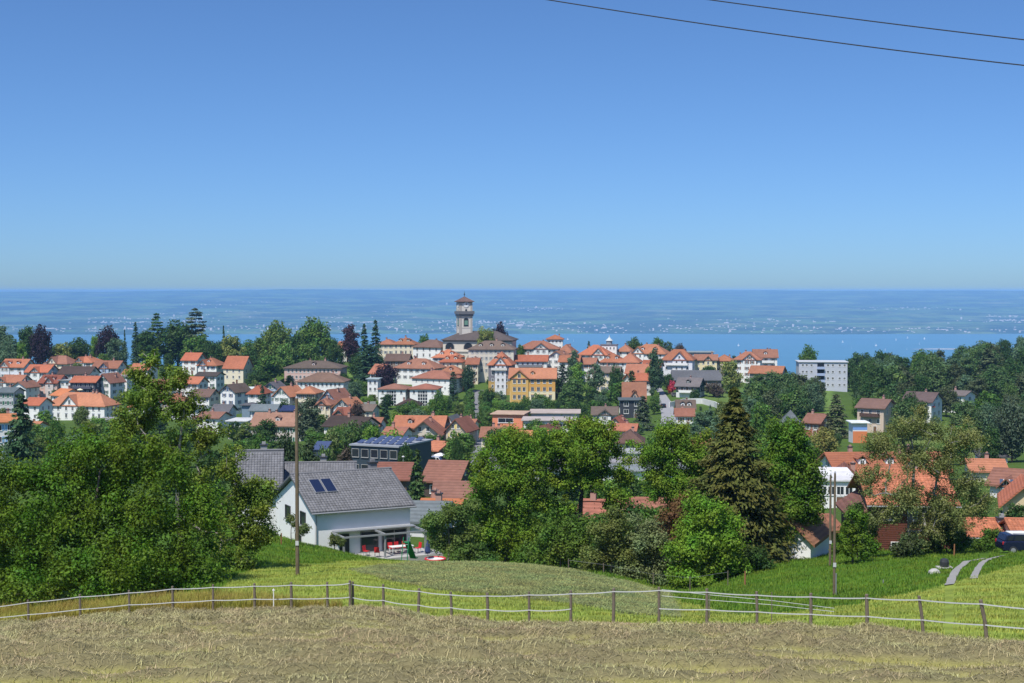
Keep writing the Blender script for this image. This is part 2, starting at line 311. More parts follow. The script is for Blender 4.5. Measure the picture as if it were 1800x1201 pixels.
vo = nd(n, 'ShaderNodeTexVoronoi', Scale=1.6); nz = nd(n, 'ShaderNodeTexNoise', Scale=1.3, Detail=7.0, Roughness=0.7)
n.links.new(mp.outputs[0], nz.inputs['Vector']); n.links.new(mp.outputs[0], vo.inputs['Vector'])
cr = nd(n, 'ShaderNodeValToRGB'); n.links.new(vo.outputs['Color'], cr.inputs[0]); e = cr.color_ramp.elements
e[0].position = 0.0; e[0].color = (0.05, 0.11, 0.03, 1); e[1].position = 1.0; e[1].color = (0.20, 0.21, 0.10, 1)
q = e.new(0.45); q.color = (0.10, 0.19, 0.05, 1); q = e.new(0.75); q.color = (0.13, 0.18, 0.06, 1)
cr2 = nd(n, 'ShaderNodeValToRGB'); n.links.new(nz.outputs[0], cr2.inputs[0]); cr2.color_ramp.elements[0].position = 0.44; cr2.color_ramp.elements[1].position = 0.53
mx = nd(n, 'ShaderNodeMixRGB'); n.links.new(cr2.outputs[0], mx.inputs[0]); n.links.new(cr.outputs[0], mx.inputs[1]); mx.inputs[2].default_value = (0.022, 0.05, 0.02, 1); n.links.new(mx.outputs[0], b.inputs['Base Color'])
tag(link('far_shore_hills', np_mesh('far_shore_hills', np.stack([FX, FY, FZ], -1).reshape(-1, 3), quads, fm, True)), kind='structure')
def far_z(x, y):
    i = np.clip((np.asarray(x) + 20000) / 40000 * 249, 0, 248.99); k = ((np.asarray(y) - 12300) / 20500) ** (1 / 1.25) * 179
    return FZ[i.astype(int), np.clip(k, 0, 179).astype(int)]
rg = np.random.default_rng(4)                                        # villages along the far shore, too small and many to count
cen = [(rg.uniform(-6500, 6500), 13000 + 9000 * rg.random() ** 2.2, rg.uniform(150, 520), int(rg.integers(10, 46))) for _ in range(34)]
cen += [(x, 13080 + rg.uniform(0, 250), 330, 20) for x in np.arange(-5600, 6200, 360) if rg.random() < 0.8]
V, Fc, cc = [], [], []
for (x, y, s, k) in cen:
    for _ in range(k):
        bx, by = x + rg.normal() * s, y + rg.normal() * s * 0.8
        if by < 12950: continue
        bz = float(far_z(bx, by))
        if bz < LZ + 3: continue
        a, d, h = rg.uniform(4, 12), rg.uniform(5, 12), rg.uniform(4, 9)
        if rg.random() < 0.06: a *= 3
        if rg.random() < 0.03: h *= 3
        n0 = len(V)
        V += [(bx - a, by - d, bz - 8), (bx + a, by - d, bz - 8), (bx + a, by + d, bz - 8), (bx - a, by + d, bz - 8), (bx - a, by - d, bz + h), (bx + a, by - d, bz + h), (bx + a, by + d, bz + h), (bx - a, by + d, bz + h)]
        for f in ((4, 5, 6, 7), (0, 1, 5, 4), (1, 2, 6, 5), (2, 3, 7, 6), (3, 0, 4, 7)): Fc.append([n0 + i for i in f]); cc.append(1 if f[0] == 4 else 0)
vroof = simple('far_village_roof', (0.42, 0.2, 0.14), 0.9); vwall = simple('far_village_wall', (0.46, 0.43, 0.41), 0.9)
me = np_mesh('far_villages', np.array(V), np.array(Fc), [vwall, vroof]); me.polygons.foreach_set('material_index', np.array(cc, np.int32))
tag(link('far_villages', me), 'pale villages scattered along the opposite shore of the lake', 'village', kind='stuff')
hz = bpy.data.materials.new('haze_air'); hz.use_nodes = True; n = hz.node_tree; n.nodes.clear()
out = nd(n, 'ShaderNodeOutputMaterial'); pvn = nd(n, 'ShaderNodeVolumePrincipled'); pvn.inputs['Density'].default_value = 5.6e-5; pvn.inputs['Color'].default_value = (0.31, 0.58, 1.0, 1); pvn.inputs['Anisotropy'].default_value = -0.2
n.links.new(pvn.outputs[0], out.inputs['Volume'])
mb = MB(); mb.box(-24000, 24000, -3000, 36000, -473, 14); o = mb.build('haze', hz); tag(o, 'thin blue summer haze over lake and hills', 'haze', kind='stuff')
# ---------------------------------------------------------------- buildings
W_ = (0.80, 0.79, 0.76); CREAM = (0.74, 0.66, 0.50); GREYW = (0.50, 0.50, 0.50); PINK = (0.62, 0.42, 0.36); YEL = (0.72, 0.52, 0.16); LAV = (0.70, 0.70, 0.74)
ORA = (0.42, 0.155, 0.088); ORD = (0.31, 0.12, 0.082); ORB = (0.52, 0.20, 0.09); BRN = (0.16, 0.105, 0.085); DBR = (0.085, 0.062, 0.055); GRY = (0.15, 0.155, 0.165); LGR = (0.34, 0.35, 0.36)
_wc = {}
def window_mesh(w, h, style):
    """frame, sill, panes and (style 's') open shutters; faces -y, centred on the wall plane"""
    k = (round(w, 2), round(h, 2), style)
    if k in _wc: return _wc[k]
    mb = MB(); a, b, t = w / 2, h / 2, 0.08
    mb.box(-a + t, a - t, -0.02, 0.02, -b + t, b - t, 1)
    mb.box(-a - .03, -a + t, -0.07, 0.02, -b, b); mb.box(a - t, a + .03, -0.07, 0.02, -b, b)
    mb.box(-a + t, a - t, -0.07, 0.02, b - t, b); mb.box(-a + t, a - t, -0.07, 0.02, -b, -b + t)
    mb.box(-0.035, 0.035, -0.055, 0.0, -b + t, b - t)
    mb.box(-a - 0.1, a + 0.1, -0.13, 0.02, -b - 0.1, -b - 0.005)
    if 's' in style:
        for s in (-1, 1): mb.box(*sorted((s * (a + .05), s * (a + .05 + w * .5))), -0.06, 0.0, -b, b, 2)
    if 'b' in style:                                                   # arched dark lintel
        mb.box(-a - .12, a + .12, -0.1, 0.02, b + .02, b + .28, 2)
    me = mb.mesh('window', [M['white'], M['glass'], M['paint']]); _wc[k] = me; return me
_dc = {}
def door_mesh():
    if 'd' not in _dc:
        mb = MB(); mb.box(-.5, .5, -.06, .02, 0, 2.1); mb.box(-.6, -.5, -.1, .02, 0, 2.2, 1); mb.box(.5, .6, -.1, .02, 0, 2.2, 1); mb.box(-.5, .5, -.1, .02, 2.1, 2.2, 1); mb.box(.35, .4, -.1, -.06, 1.0, 1.08, 1)
        _dc['d'] = mb.mesh('door', [M['paint'], M['white']])
    return _dc['d']
def chimney_mesh(h=1.5):
    k = 'c%.1f' % h
    if k not in _dc:
        mb = MB(); mb.box(-.35, .35, -.35, .35, -1.2, h); mb.box(-.45, .45, -.45, .45, h, h + .14, 1); mb.box(-.2, .2, -.2, .2, h + .14, h + .4)
        _dc[k] = mb.mesh('chimney', [M['plaster'], M['dark']])
    return _dc[k]
def roof_mb(kind, w, d, rise, ov, t=0.28, hipf=0.5):
    """roof over a w x d plan, eaves at z = 0; 'gx' ridge along x, 'gy' gable to the front, 'hip', 'flat', 'shed'"""
    mb = MB(); a, b = w / 2 + ov, d / 2 + ov
    if kind == 'flat':
        mb.box(-a, a, -b, b, 0, t)
        return mb
    if kind == 'shed':
        mb.prism([(-b, -rise * ov / d), (b, rise * (1 + ov / d)), (b, rise * (1 + ov / d) + t), (-b, -rise * ov / d + t)], 'x', -a, a); return mb
    if kind in ('gx', 'gy'):
        hw = (d if kind == 'gx' else w) / 2; s = rise / hw; e = hw + ov; L = a if kind == 'gx' else b
        prof = [(-e, -s * ov), (0, rise), (e, -s * ov), (e, -s * ov + t), (0, rise + t * 1.15), (-e, -s * ov + t)]
        mb.prism(prof[::-1], 'x' if kind == 'gx' else 'y', -L, L); return mb
    lo = -rise * ov / (min(w, d) / 2)                                    # hip
    if w >= d: r = max(w / 2 - d / 2 * (hipf * 2), 0.0); P = [(-r, 0, rise + t), (r, 0, rise + t)]
    else: r = max(d / 2 - w / 2 * (hipf * 2), 0.0); P = [(0, -r, rise + t), (0, r, rise + t)]
    ring = [(-a, -b), (a, -b), (a, b), (-a, b)]
    v = [(x, y, lo) for x, y in ring] + [(x, y, lo + t) for x, y in ring] + P
    f = [(3, 2, 1, 0), (0, 1, 5, 4), (1, 2, 6, 5), (2, 3, 7, 6), (3, 0, 4, 7)]
    f += [(4, 5, 9, 8), (5, 6, 9), (6, 7, 8, 9), (7, 4, 8)] if w >= d else [(4, 5, 8), (5, 6, 9, 8), (6, 7, 9), (7, 4, 8, 9)]
    mb.poly(v, f); return mb
def walls_mb(kind, w, d, H, rise, foot=1.5):
    mb = MB(); a, b = w / 2, d / 2
    if kind == 'gx': mb.prism([(-b, -foot), (b, -foot), (b, H), (0, H + rise), (-b, H)], 'x', -a, a)
    elif kind == 'gy': mb.prism([(-a, -foot), (a, -foot), (a, H), (0, H + rise), (-a, H)], 'y', -b, b)
    elif kind == 'shed': mb.prism([(-b, -foot), (b, -foot), (b, H + rise), (-b, H)], 'x', -a, a)
    else: mb.box(-a, a, -b, b, -foot, H)
    return mb
def put_windows(root, n, wide, H, plane, style, sh, ww, wh, floors, top=1.35, step=2.8, attic=None, x0=0.0):
    """rows of windows on a wall: plane = ('f', y) front, ('l', x) left end, ('r', x) right end"""
    me = window_mesh(ww, wh, style)
    def one(u, z):
        k, q = plane
        loc, rz = {'f': ((u, q, z), 0), 'l': ((q, -u, z), -math.pi / 2), 'r': ((q, u, z), math.pi / 2)}[k]
        link('window', me, root, loc, rz, sh)
    for i in range(floors):
        z = H - top - step * i
        if z < wh / 2 + 0.3: break
        for j in range(n): one(x0 + (j + .5 - n / 2) * wide / n, z)
    if attic:
        for u in ((0,) if attic[0] == 1 else (-attic[0] * .55, attic[0] * .55)): one(u, attic[1])
def house(px, ye, yr, Y, wpx, d, kind, wc, rc, label, yaw=0, n=3, side=2, st='', sh=(0.25, 0.27, 0.25), fl=4, ov=0.7, cg=None, dorm=0, chim=1, balc=0, wall='plaster', name='house', cat='house', group='houses of the hillside town',
          ww=0.95, wh=1.4, attic=True, hipf=0.5, step=2.8, door=True, wcol2=None, split=None):
    yw = R(yaw); w = wpx * Y / FPX; fc = at(px, ye, Y)
    cx, cy = fc.x - math.sin(yw) * d / 2, Y + math.cos(yw) * d / 2
    g = gz(cx, cy); H = max(fc.z - g, 2.2)
    rise = max(at(px, yr, Y + (d / 2 if kind != 'gy' else 0)).z - fc.z, 0.25) if kind not in ('flat',) else 0.3
    root = empty(name, (cx, cy, g), yw); tag(root, label, cat, group)
    if split is None: walls_mb(kind, w, d, H, rise).build('wall', M[wall], root, color=wc)
    else:                                                             # lower storeys in a second material or colour
        q = max(H - split[0], 0.8)
        walls_mb(kind, w, d, H - q, rise, 0).build('wall', M[split[1]], root, loc=(0, 0, q), color=wc)
        walls_mb('box', w - .06, d - .06, q, 0).build('lower_wall', M[wall], root, color=split[2])
    rnd = random.Random(int(px * 7 + ye)); jf = rnd.uniform(.72, 1.12); jh = rnd.uniform(.88, 1.2)
    if rc: rc = (rc[0] * jf, rc[1] * jf * jh, rc[2] * jf * jh)
    if rc and rc[0] > .22 and rc[0] > rc[2] * 2 and rnd.random() < .35: q_ = rnd.uniform(.25, .6); rc = tuple(a_ * (1 - q_) + b_ * q_ for a_, b_ in zip(rc, (0.21, 0.125, 0.095)))
    if st == '' and cat == 'house' and rnd.random() < .6: st = 's'; sh = rnd.choice([(0.05, 0.14, 0.09), (0.22, 0.11, 0.07), (0.3, 0.31, 0.3), (0.1, 0.14, 0.24), (0.12, 0.08, 0.06), (0.42, 0.4, 0.36)])
    if cat == 'house' and dorm == 0 and kind in ('gx', 'hip') and rise > 2.6 and rnd.random() < .35: dorm = rnd.choice([1, 2])
    ro = roof_mb(kind, w, d, rise, ov, hipf=hipf).build('roof', M['concrete'] if kind == 'flat' and rc is None else M['tile'], root, loc=(0, 0, H), color=rc or (1, 1, 1))
    for k in range(chim):
        u = (rnd.random() - .5) * w * .6; v = (rnd.random() - .2) * d * .2
        zr = rise * (1 - abs(v) / (d / 2)) if kind in ('gx', 'hip') else rise * max(0, 1 - abs(u) / (w / 2))
        if kind == 'hip': zr = min(zr, rise * max(0, (w / 2 - abs(u)) / max(.1, min(w, d) / 2)))
        link('chimney', chimney_mesh(1.3), ro, (u, v, zr), color=(0.42, 0.25, 0.2))
    gap = rise if kind in ('gx', 'gy') else 0
    put_windows(root, n, w * .92, H, ('f', -d / 2), st, sh, ww, wh, fl, step=step, attic=(w * .25, H + gap * .35) if kind == 'gy' and attic and rise > 2.5 else None)
    if side:
        for pl in ('l', 'r'): put_windows(root, side, d * .85, H, (pl, -w / 2 if pl == 'l' else w / 2), st, sh, ww, wh, fl, step=step, attic=(1, H + gap * .4) if kind == 'gx' and attic and rise > 2.2 else None)
    if door: link('door', door_mesh(), root, (w * .18, -d / 2, 0.0), color=(0.18, 0.10, 0.06))
    if cg:                                                            # gabled bay on the front: (centre, width, ridge height as part of the rise[, storeys down])
        gxp, gw, gr = cg[0] * w, cg[1] * w, cg[2] * rise
        gb = MB(); gb.prism([(-gw / 2, -1), (gw / 2, -1), (gw / 2, H), (0, H + gr), (-gw / 2, H)], 'y', -d / 2 - 0.45, 0.0); bay = gb.build('gabled_bay', M[wall], root, (gxp, 0, 0), color=cg[3] if len(cg) > 3 else wc)
        e = gw / 2 + .5; s_ = gr / (gw / 2); rb = MB(); rb.prism([(-e, -s_ * .5), (0, gr), (e, -s_ * .5), (e, -s_ * .5 + .26), (0, gr + .3), (-e, -s_ * .5 + .26)][::-1], 'y', -d / 2 - 1.05, 0.3)
        rb.build('bay_roof', M['tile'], bay, (0, 0, H), color=rc)
        put_windows(bay, max(1, int(gw / 2.4)), gw * .8, H, ('f', -d / 2 - 0.45), st, sh, ww, wh, fl, step=step, attic=(1, H + gr * .3))
    for k in range(dorm):
        u = (k + .5 - dorm / 2) * w * .75 / dorm; y = -d / 2 + d * .17; z0 = rise * .30
        db = MB(); db.box(-.7, .7, y - .2, y + d * .22, z0 - .5, z0 + 1.2); dm = db.build('dormer', M[wall], ro, (u, 0, 0), color=wc if rc != wc else W_)
        db = MB(); db.prism([(-1.0, z0 + 1.1), (0, z0 + 1.75), (1.0, z0 + 1.1), (1.0, z0 + 1.3), (0, z0 + 1.95), (-1.0, z0 + 1.3)][::-1], 'y', y - .5, y + d * .3); db.build('dormer', M['tile'], ro, (u, 0, 0), color=rc)
        link('window', window_mesh(0.8, 0.9, ''), ro, (u, y - .2, z0 + .6))
    for k in range(balc):
        z = H - 2.75 - 2.8 * k
        if z < 1.2: break
        bb = MB(); bw = w * .36; bb.box(-bw, bw, -d / 2 - 1.3, -d / 2 + .02, z, z + .18); bb.box(-bw, bw, -d / 2 - 1.3, -d / 2 - 1.24, z + .25, z + 1.1)
        bb.box(-bw, -bw + .06, -d / 2 - 1.24, -d / 2, z + .25, z + 1.1); bb.box(bw - .06, bw, -d / 2 - 1.24, -d / 2, z + .25, z + 1.1); bb.box(-bw, -bw + .1, -d / 2 - 1.3, -d / 2 - 1.2, z + .18, z + 1.1); bb.box(bw - .1, bw, -d / 2 - 1.3, -d / 2 - 1.2, z + .18, z + 1.1)
        bb.build('balcony', M['paint'], root, color=(wcol2 or W_))
    root['_w'], root['_d'], root['_H'], root['_rise'] = w, d, H, rise
    return root
GS = (0.05, 0.16, 0.10); BS = (0.09, 0.06, 0.05); GY = (0.28, 0.3, 0.3); BLU = (0.10, 0.14, 0.26); YS = (0.75, 0.6, 0.2)
H_ = house
# --- the hillside on the west (left) of the town
H_(21, 645, 632, 660, 46, 10, 'gx', LAV, ORA, 'orange roofed pale grey house at the picture edge below the copper beech', -14, 3, cg=(-.3, .4, .8))
H_(64, 654, 642, 640, 42, 10, 'gx', W_, ORA, 'white house with arched dormer gable above the pink one', -12, 4, cg=(-.05, .42, .75), st='s', sh=GY)
H_(98, 639, 626, 680, 44, 11, 'hip', CREAM, ORD, 'cream yellow villa with front gable below the olive tree', -16, 3, cg=(-.15, .45, .9), hipf=.35)
H_(144, 637, 627, 685, 40, 11, 'hip', W_, ORA, 'white villa with steep front gable under the dark green trees', -16, 3, cg=(-.12, .45, .95), hipf=.35, chim=2)
H_(184, 647, 635, 660, 46, 11, 'gx', W_, ORA, 'long orange roofed white house with blue balcony gable in the middle', -8, 4, cg=(-.02, .38, .8, (0.42, 0.5, 0.62)), st='s', sh=BLU)
H_(130, 657, 645, 640, 58, 10, 'gx', W_, DBR, 'white house with long dark brown roof between orange roofs', -10, 5, chim=1)
H_(17, 672, 660, 610, 38, 10, 'gx', W_, ORA, 'orange roofed white house left of the white arched-gable house', -12, 3, cg=(-.42, .5, .7))
H_(33, 681, 672, 590, 30, 9, 'gy', W_, ORD, 'small white gable house with red brown roof above the dark fir', -18, 2)
H_(84, 673, 660, 600, 36, 10, 'gx', PINK, ORD, 'rose pink house with front gable and orange roof', -14, 3, cg=(.1, .45, .8, (0.6, 0.52, 0.48)))
H_(114, 669, 668, 600, 19, 9, 'flat', W_, LGR, 'white flat roofed block with two square windows', -8, 2, chim=0, ww=1.2, wh=1.1)
H_(146, 672, 662, 590, 44, 10, 'gx', (0.07, 0.07, 0.09), ORA, 'dark balconied long house with orange roof beside the white flat block', -6, 5, wall='boards', balc=1, wcol2=(0.1, 0.1, 0.14), name='chalet')
H_(181, 672, 658, 595, 30, 10, 'gy', W_, ORD, 'white gable house with red brown roof right of the dark balconied house', -20, 2)
H_(210, 662, 661, 610, 27, 9, 'flat', W_, LGR, 'low white flat roofed building half behind the pear tree', -5, 3, chim=0)
H_(100, 695, 684, 565, 32, 9, 'gx', W_, ORB, 'bright orange roof with white gable end above the big twin-winged villa', -40, 2, side=1)
H_(10, 690, 682, 560, 28, 9, 'gx', GREYW, GRY, 'grey house with grey roof at the left picture edge', -8, 3)
v = H_(133, 712, 691, 540, 112, 11, 'hip', W_, ORA, 'large white villa with orange wings and gabled middle pavilion', -14, 9, side=3, cg=(-.1, .28, .85), st='b', sh=(0.32, 0.34, 0.4), wh=1.6, hipf=.45, chim=3, fl=3, name='villa', cat='villa')
H_(8, 742, 729, 340, 36, 10, 'gx', W_, ORB, 'house with bright orange roof and blue window cut by the picture edge', 24, 2, st='s', sh=(0.25, 0.45, 0.7))
H_(244, 650, 640, 650, 34, 10, 'gx', W_, ORA, 'orange roofed house behind the top of the pear tree', -12, 3)
H_(225, 660, 650, 630, 24, 9, 'gx', CREAM, ORA, 'small orange roofed house beside the pear tree top', -10, 2)
H_(275, 684, 668, 590, 34, 10, 'gx', W_, ORD, 'red roofed house seen through the pear tree branches', -12, 3)
H_(215, 741, 735, 500, 90, 14, 'gx', LAV, (0.30, 0.32, 0.34), 'long low workshop with pale grey roof behind the bushy tree', -6, 8, chim=0, name='workshop', cat='workshop')
H_(330, 720, 712, 540, 60, 12, 'flat', LAV, (0.30, 0.31, 0.32), 'pale flat roofed workshop behind the pear tree branches', -6, 5, chim=0, name='workshop', cat='workshop')
H_(333, 633, 621, 680, 28, 10, 'gx', W_, ORA, 'white house with orange roof under the cedar', -14, 2)
H_(364, 642, 630, 665, 36, 10, 'hip', W_, ORA, 'white house with blue shutters right of the pear tree top', -16, 3, st='s', sh=BLU, hipf=.4, cg=(-.2, .4, .8))
H_(410, 647, 627, 650, 40, 9, 'gx', CREAM, ORA, 'cream house with steep tall orange roof and chimney before dark trees', -20, 3, side=2, chim=1, ov=.5)
H_(362, 661, 655, 625, 38, 9, 'gx', W_, DBR, 'white house with dark low roof below the blue shuttered house', -12, 3)
H_(325, 674, 663, 600, 50, 10, 'gx', W_, ORA, 'orange roofed house with white end wall amid the pear branches', -12, 4)
H_(429, 684, 682, 580, 30, 10, 'flat', (0.72, 0.46, 0.08), W_, 'modern yellow orange block with a white flat roof', -8, 3, chim=0, ww=1.6, wh=1.0)
H_(400, 689, 677, 560, 32, 10, 'gy', W_, BRN, 'white gable house with grey brown roof left of the yellow block', -28, 2)
H_(449, 691, 678, 545, 28, 9, 'hip', W_, ORA, 'white house with orange hipped roof beside the dark fir', -10, 2, st='s', sh=GY, hipf=.4, fl=2)
H_(475, 684, 673, 570, 30, 9, 'gy', (0.38, 0.44, 0.55), GRY, 'blue grey gable house behind the green shuttered house', -14, 2)
H_(495, 696, 681, 535, 34, 10, 'gy', W_, ORA, 'white gable house with rows of green shutters and orange roof', -26, 3, st='s', sh=GS, ww=.8, wh=1.2)
H_(537, 691, 680, 530, 34, 10, 'hip', CREAM, ORA, 'cream house with orange tent roof behind the wooden pole', -10, 3, hipf=.5, st='s', sh=BS)
H_(577, 703, 686, 520, 32, 10, 'gy', (0.62, 0.68, 0.78), ORD, 'pale blue gable house with blue shutters and red roof', -28, 2, st='s', sh=BLU)
H_(566, 711, 701, 500, 30, 9, 'hip', CREAM, ORA, 'cream three storey house with orange roof and small front gable', -12, 3, cg=(0, .5, .8), st='s', sh=(0.4, 0.25, 0.18), ww=.8, wh=1.15, hipf=.4)
H_(462, 722, 712, 480, 44, 9, 'gx', W_, GRY, 'low building with plain blue grey roof below the green shuttered house', -4, 3, chim=0)
H_(468, 735, 727, 470, 30, 8, 'gx', W_, ORD, 'small white house with red roof before the grey roofed building', -20, 2)
H_(432, 713, 712, 490, 14, 8, 'flat', (0.20, 0.27, 0.33), GRY, 'tall windowless blue grey block beside the low grey roof', -4, 0, side=0, chim=0, door=False)
H_(485, 748, 727, 430, 90, 12, 'gx', (0.62, 0.55, 0.5), (0.34, 0.17, 0.12), 'long house with mottled brown red tile roof and row of windows', -8, 9, side=2, wh=1.2, ww=.9, chim=2)
H_(417, 741, 739, 440, 34, 10, 'flat', W_, (0.6, 0.62, 0.62), 'white flat roofed garage left of the mottled long roof', -6, 2, chim=0)
H_(506, 722, 714, 465, 22, 8, 'gx', (0.3, 0.2, 0.18), (0.03, 0.04, 0.10), 'small dark blue solar covered roof left of the pole', -6, 1, chim=0, side=0)
H_(602, 716, 702, 495, 36, 9, 'gy', W_, ORA, 'white gable house with orange side roof near the stone terraces', -24, 2)
H_(605, 729, 717, 470, 36, 9, 'gx', W_, ORD, 'red roofed white house with white gable bay below the terraces', -14, 2, cg=(-.25, .5, .8))
H_(602, 750, 733, 410, 74, 11, 'gx', W_, DBR, 'wide house with dark brown roof and white gable end', -22, 4, side=2)
H_(652, 748, 735, 430, 26, 9, 'gx', W_, ORA, 'orange roofed house with white round-topped gable left of tall spruce', -10, 2, cg=(.15, .55, .85))
for a in [(255, 702, 690, 570, 30, 10, 'gy', W_, ORD, 'white gable house hidden in the pear tree above the workshop', -18, 2), (300, 705, 692, 560, 34, 10, 'hip', CREAM, ORA, 'cream house with orange roof behind the pear tree crown', -12, 3),
          (352, 697, 685, 575, 34, 10, 'gx', W_, BRN, 'white house with brown roof right of the pear tree crown', -14, 3), (386, 724, 712, 500, 30, 9, 'gx', LAV, GRY, 'pale house with grey roof right of the pear branches', -8, 2),
          (365, 735, 725, 470, 40, 10, 'gx', W_, ORD, 'white house with red roof low behind the pear tree', -12, 3), (55, 712, 700, 520, 30, 9, 'gx', W_, ORA, 'white house with orange roof left of the large twin-winged villa', -14, 2),
          (240, 715, 704, 540, 30, 9, 'hip', W_, ORA, 'small white house with tent roof right of the large villa', -12, 2), (640, 722, 712, 490, 28, 9, 'gx', CREAM, BRN, 'little cream house with brown roof before the terrace wall', -12, 2),
          (690, 764, 752, 385, 34, 9, 'gx', W_, ORD, 'white house with red roof left of the broad gabled chalet', -14, 2), (830, 640, 630, 645, 20, 9, 'gx', CREAM, ORA, 'narrow cream house left of the town hall front', -6, 2),
          (1030, 640, 630, 650, 30, 10, 'gx', W_, ORA, 'white house with orange roof before the wide hipped roof', -14, 3), (1145, 645, 634, 650, 30, 10, 'gx', W_, ORA, 'white house with orange roof behind the poplar', -14, 3),
          (1015, 752, 741, 430, 30, 9, 'gx', W_, ORA, 'white house with orange roof behind the oak top', -10, 2), (40, 755, 742, 420, 36, 10, 'gx', W_, ORA, 'white house with orange roof above the bushy tree', -14, 3)]: H_(*a)
# --- the centre
H_(606, 612, 601, 720, 28, 10, 'gx', W_, ORA, 'white house with orange roof below the dark red beech on the ridge', -12, 2)
H_(678, 605, 597, 715, 30, 10, 'hip', CREAM, ORA, 'cream house with orange roof right behind the tall spruces', -12, 3, hipf=.4, st='s', sh=GY)
H_(709, 605, 594, 710, 38, 11, 'hip', CREAM, ORA, 'cream house with bright orange tent roof on the ridge', -10, 4, st='b', sh=(0.4, 0.34, 0.28), hipf=.45)
H_(750, 610, 598, 700, 58, 12, 'hip', W_, BRN, 'white house with brown hipped roof left of the church', -30, 4, side=3, st='b', sh=(0.45, 0.42, 0.4), hipf=.5)
H_(697, 634, 623, 675, 40, 10, 'gx', (0.30, 0.22, 0.18), BRN, 'low house with plain brown roof below the cream ridge houses', -8, 3)
H_(784, 628, 615, 670, 48, 11, 'hip', W_, ORA, 'white house with orange hipped roof in front of the church', -8, 5, hipf=.55, st='s', sh=GY)
hb = H_(728, 647, 631, 645, 76, 14, 'hip', W_, ORA, 'big white building with orange roof carrying a solar panel', -20, 6, side=4, hipf=.5, chim=2)
hc = H_(757, 665, 652, 620, 74, 13, 'hip', W_, ORD, 'large white building with low red roof above the twin white blocks', -24, 6, side=3, ww=.7, wh=1.0, hipf=.5)
H_(792, 636, 625, 655, 40, 11, 'hip', CREAM, ORA, 'house with orange roof stepped below the church front', -8, 3, hipf=.5)
H_(791, 656, 643, 630, 44, 11, 'hip', (0.70, 0.30, 0.14), ORA, 'orange walled house with green shutters above the steep lane', -8, 4, side=2, st='s', sh=(0.1, 0.3, 0.22), hipf=.45)
H_(660, 656, 641, 640, 24, 10, 'gx', W_, ORA, 'white house with orange roof left of the copper beech in town', -30, 2)
for i, (q, lb) in enumerate(((689, 'left one of the twin white modern blocks with flat red roofs'), (744, 'right one of the twin white modern blocks with flat red roofs'))):
    t = H_(q, 684, 675, 585, 48, 14, 'hip', W_, ORD, lb, -5, 4, side=3, fl=1, chim=0, hipf=.7, name='apartment_block', cat='apartment block', group='twin white blocks', door=False)
    bw, hh = t['_w'], t['_H']; gb = MB()
    for k in range(6):                                               # gridded glass front of six storeys
        for j in range(4): gb.box(-2.0 + j * 1.0 + .1, -2.0 + j * 1.0 + .92, -.05, 0, hh - 1.9 - k * 1.35, hh - 1.9 - k * 1.35 + 1.12, 1)
    gb.box(-2.2, 2.2, -.03, .3, hh - 1.95 - 6 * 1.35, hh - .4); gb.build('window_grid', [M['white'], M['glass']], t, (-.3, -7.0, 0))
H_(717, 712, 701, 545, 38, 9, 'hip', W_, DBR, 'small white house with dark roof and flowered balconies before the twin blocks', -3, 4, side=2, st='b', sh=(0.35, 0.25, 0.2), balc=2, hipf=.5, cg=(-.02, .5, .6))
H_(655, 667, 666, 600, 0.1 + 18, 8, 'flat', W_, LGR, 'small white flat roofed pavilion on the terrace wall', -4, 2, chim=0)
H_(549, 647, 635, 640, 100, 16, 'hip', PINK, BRN, 'long pink school palace with white corners and brown hipped roof', -4, 13, side=4, wh=1.5, ww=1.0, hipf=.5, chim=2, dorm=1, name='school', cat='school')
H_(563, 671, 656, 600, 82, 14, 'hip', W_, (0.22, 0.15, 0.11), 'white building with brown hipped roof in front of the pink school', -4, 10, side=4, ww=.9, hipf=.5)
H_(735, 752, 732, 420, 86, 12, 'gx', (0.25, 0.2, 0.18), ORA, 'long orange roof behind the big half-timbered gable', -6, 5, side=1, chim=2, dorm=2)
g_ = H_(745, 762, 741, 400, 52, 13, 'gy', (0.62, 0.55, 0.45), ORD, 'broad gabled chalet with dark open gallery under a pale gable', -4, 4, split=(0.6, 'plaster', (0.09, 0.065, 0.05)), wall='boards', ov=1.1, balc=1, wcol2=(0.5, 0.47, 0.42), name='chalet')
H_(801, 757, 738, 405, 36, 11, 'gy', (0.58, 0.50, 0.40), ORD, 'shingled gable house with bright yellow shutters', -16, 2, st='s', sh=YS, ww=.8, wh=1.2, wall='boards')
H_(790, 744, 733, 430, 20, 8, 'gy', W_, GRY, 'small white gable behind the yellow shuttered house', -14, 1, chim=0)
H_(817, 748, 738, 425, 26, 10, 'gx', CREAM, ORA, 'orange roof right behind the yellow shuttered house', -10, 2)
H_(750, 791, 776, 340, 46, 9, 'gx', (0.12, 0.08, 0.06), ORA, 'wooden shed with orange tile roof beside the white van', -30, 2, wall='boards', side=1, name='shed', cat='shed')
H_(774, 846, 812, 235, 60, 13, 'gx', (0.10, 0.075, 0.06), (0.26, 0.125, 0.09), 'barn with large brown tile roof beside the spruce', -10, 2, wall='boards', side=1, chim=0, name='barn', cat='barn')
H_(682, 842, 815, 250, 66, 10, 'gx', (0.14, 0.10, 0.08), (0.27, 0.13, 0.095), 'barn wing with brown roof left of the spruce', -4, 3, wall='boards', side=1, chim=0, name='barn', cat='barn')
H_(798, 878, 849, 205, 66, 9, 'gx', (0.10, 0.075, 0.06), (0.24, 0.12, 0.09), 'low barn with brown roof above the bright orange ridge', -2, 2, wall='boards', side=1, chim=0, name='barn', cat='barn')
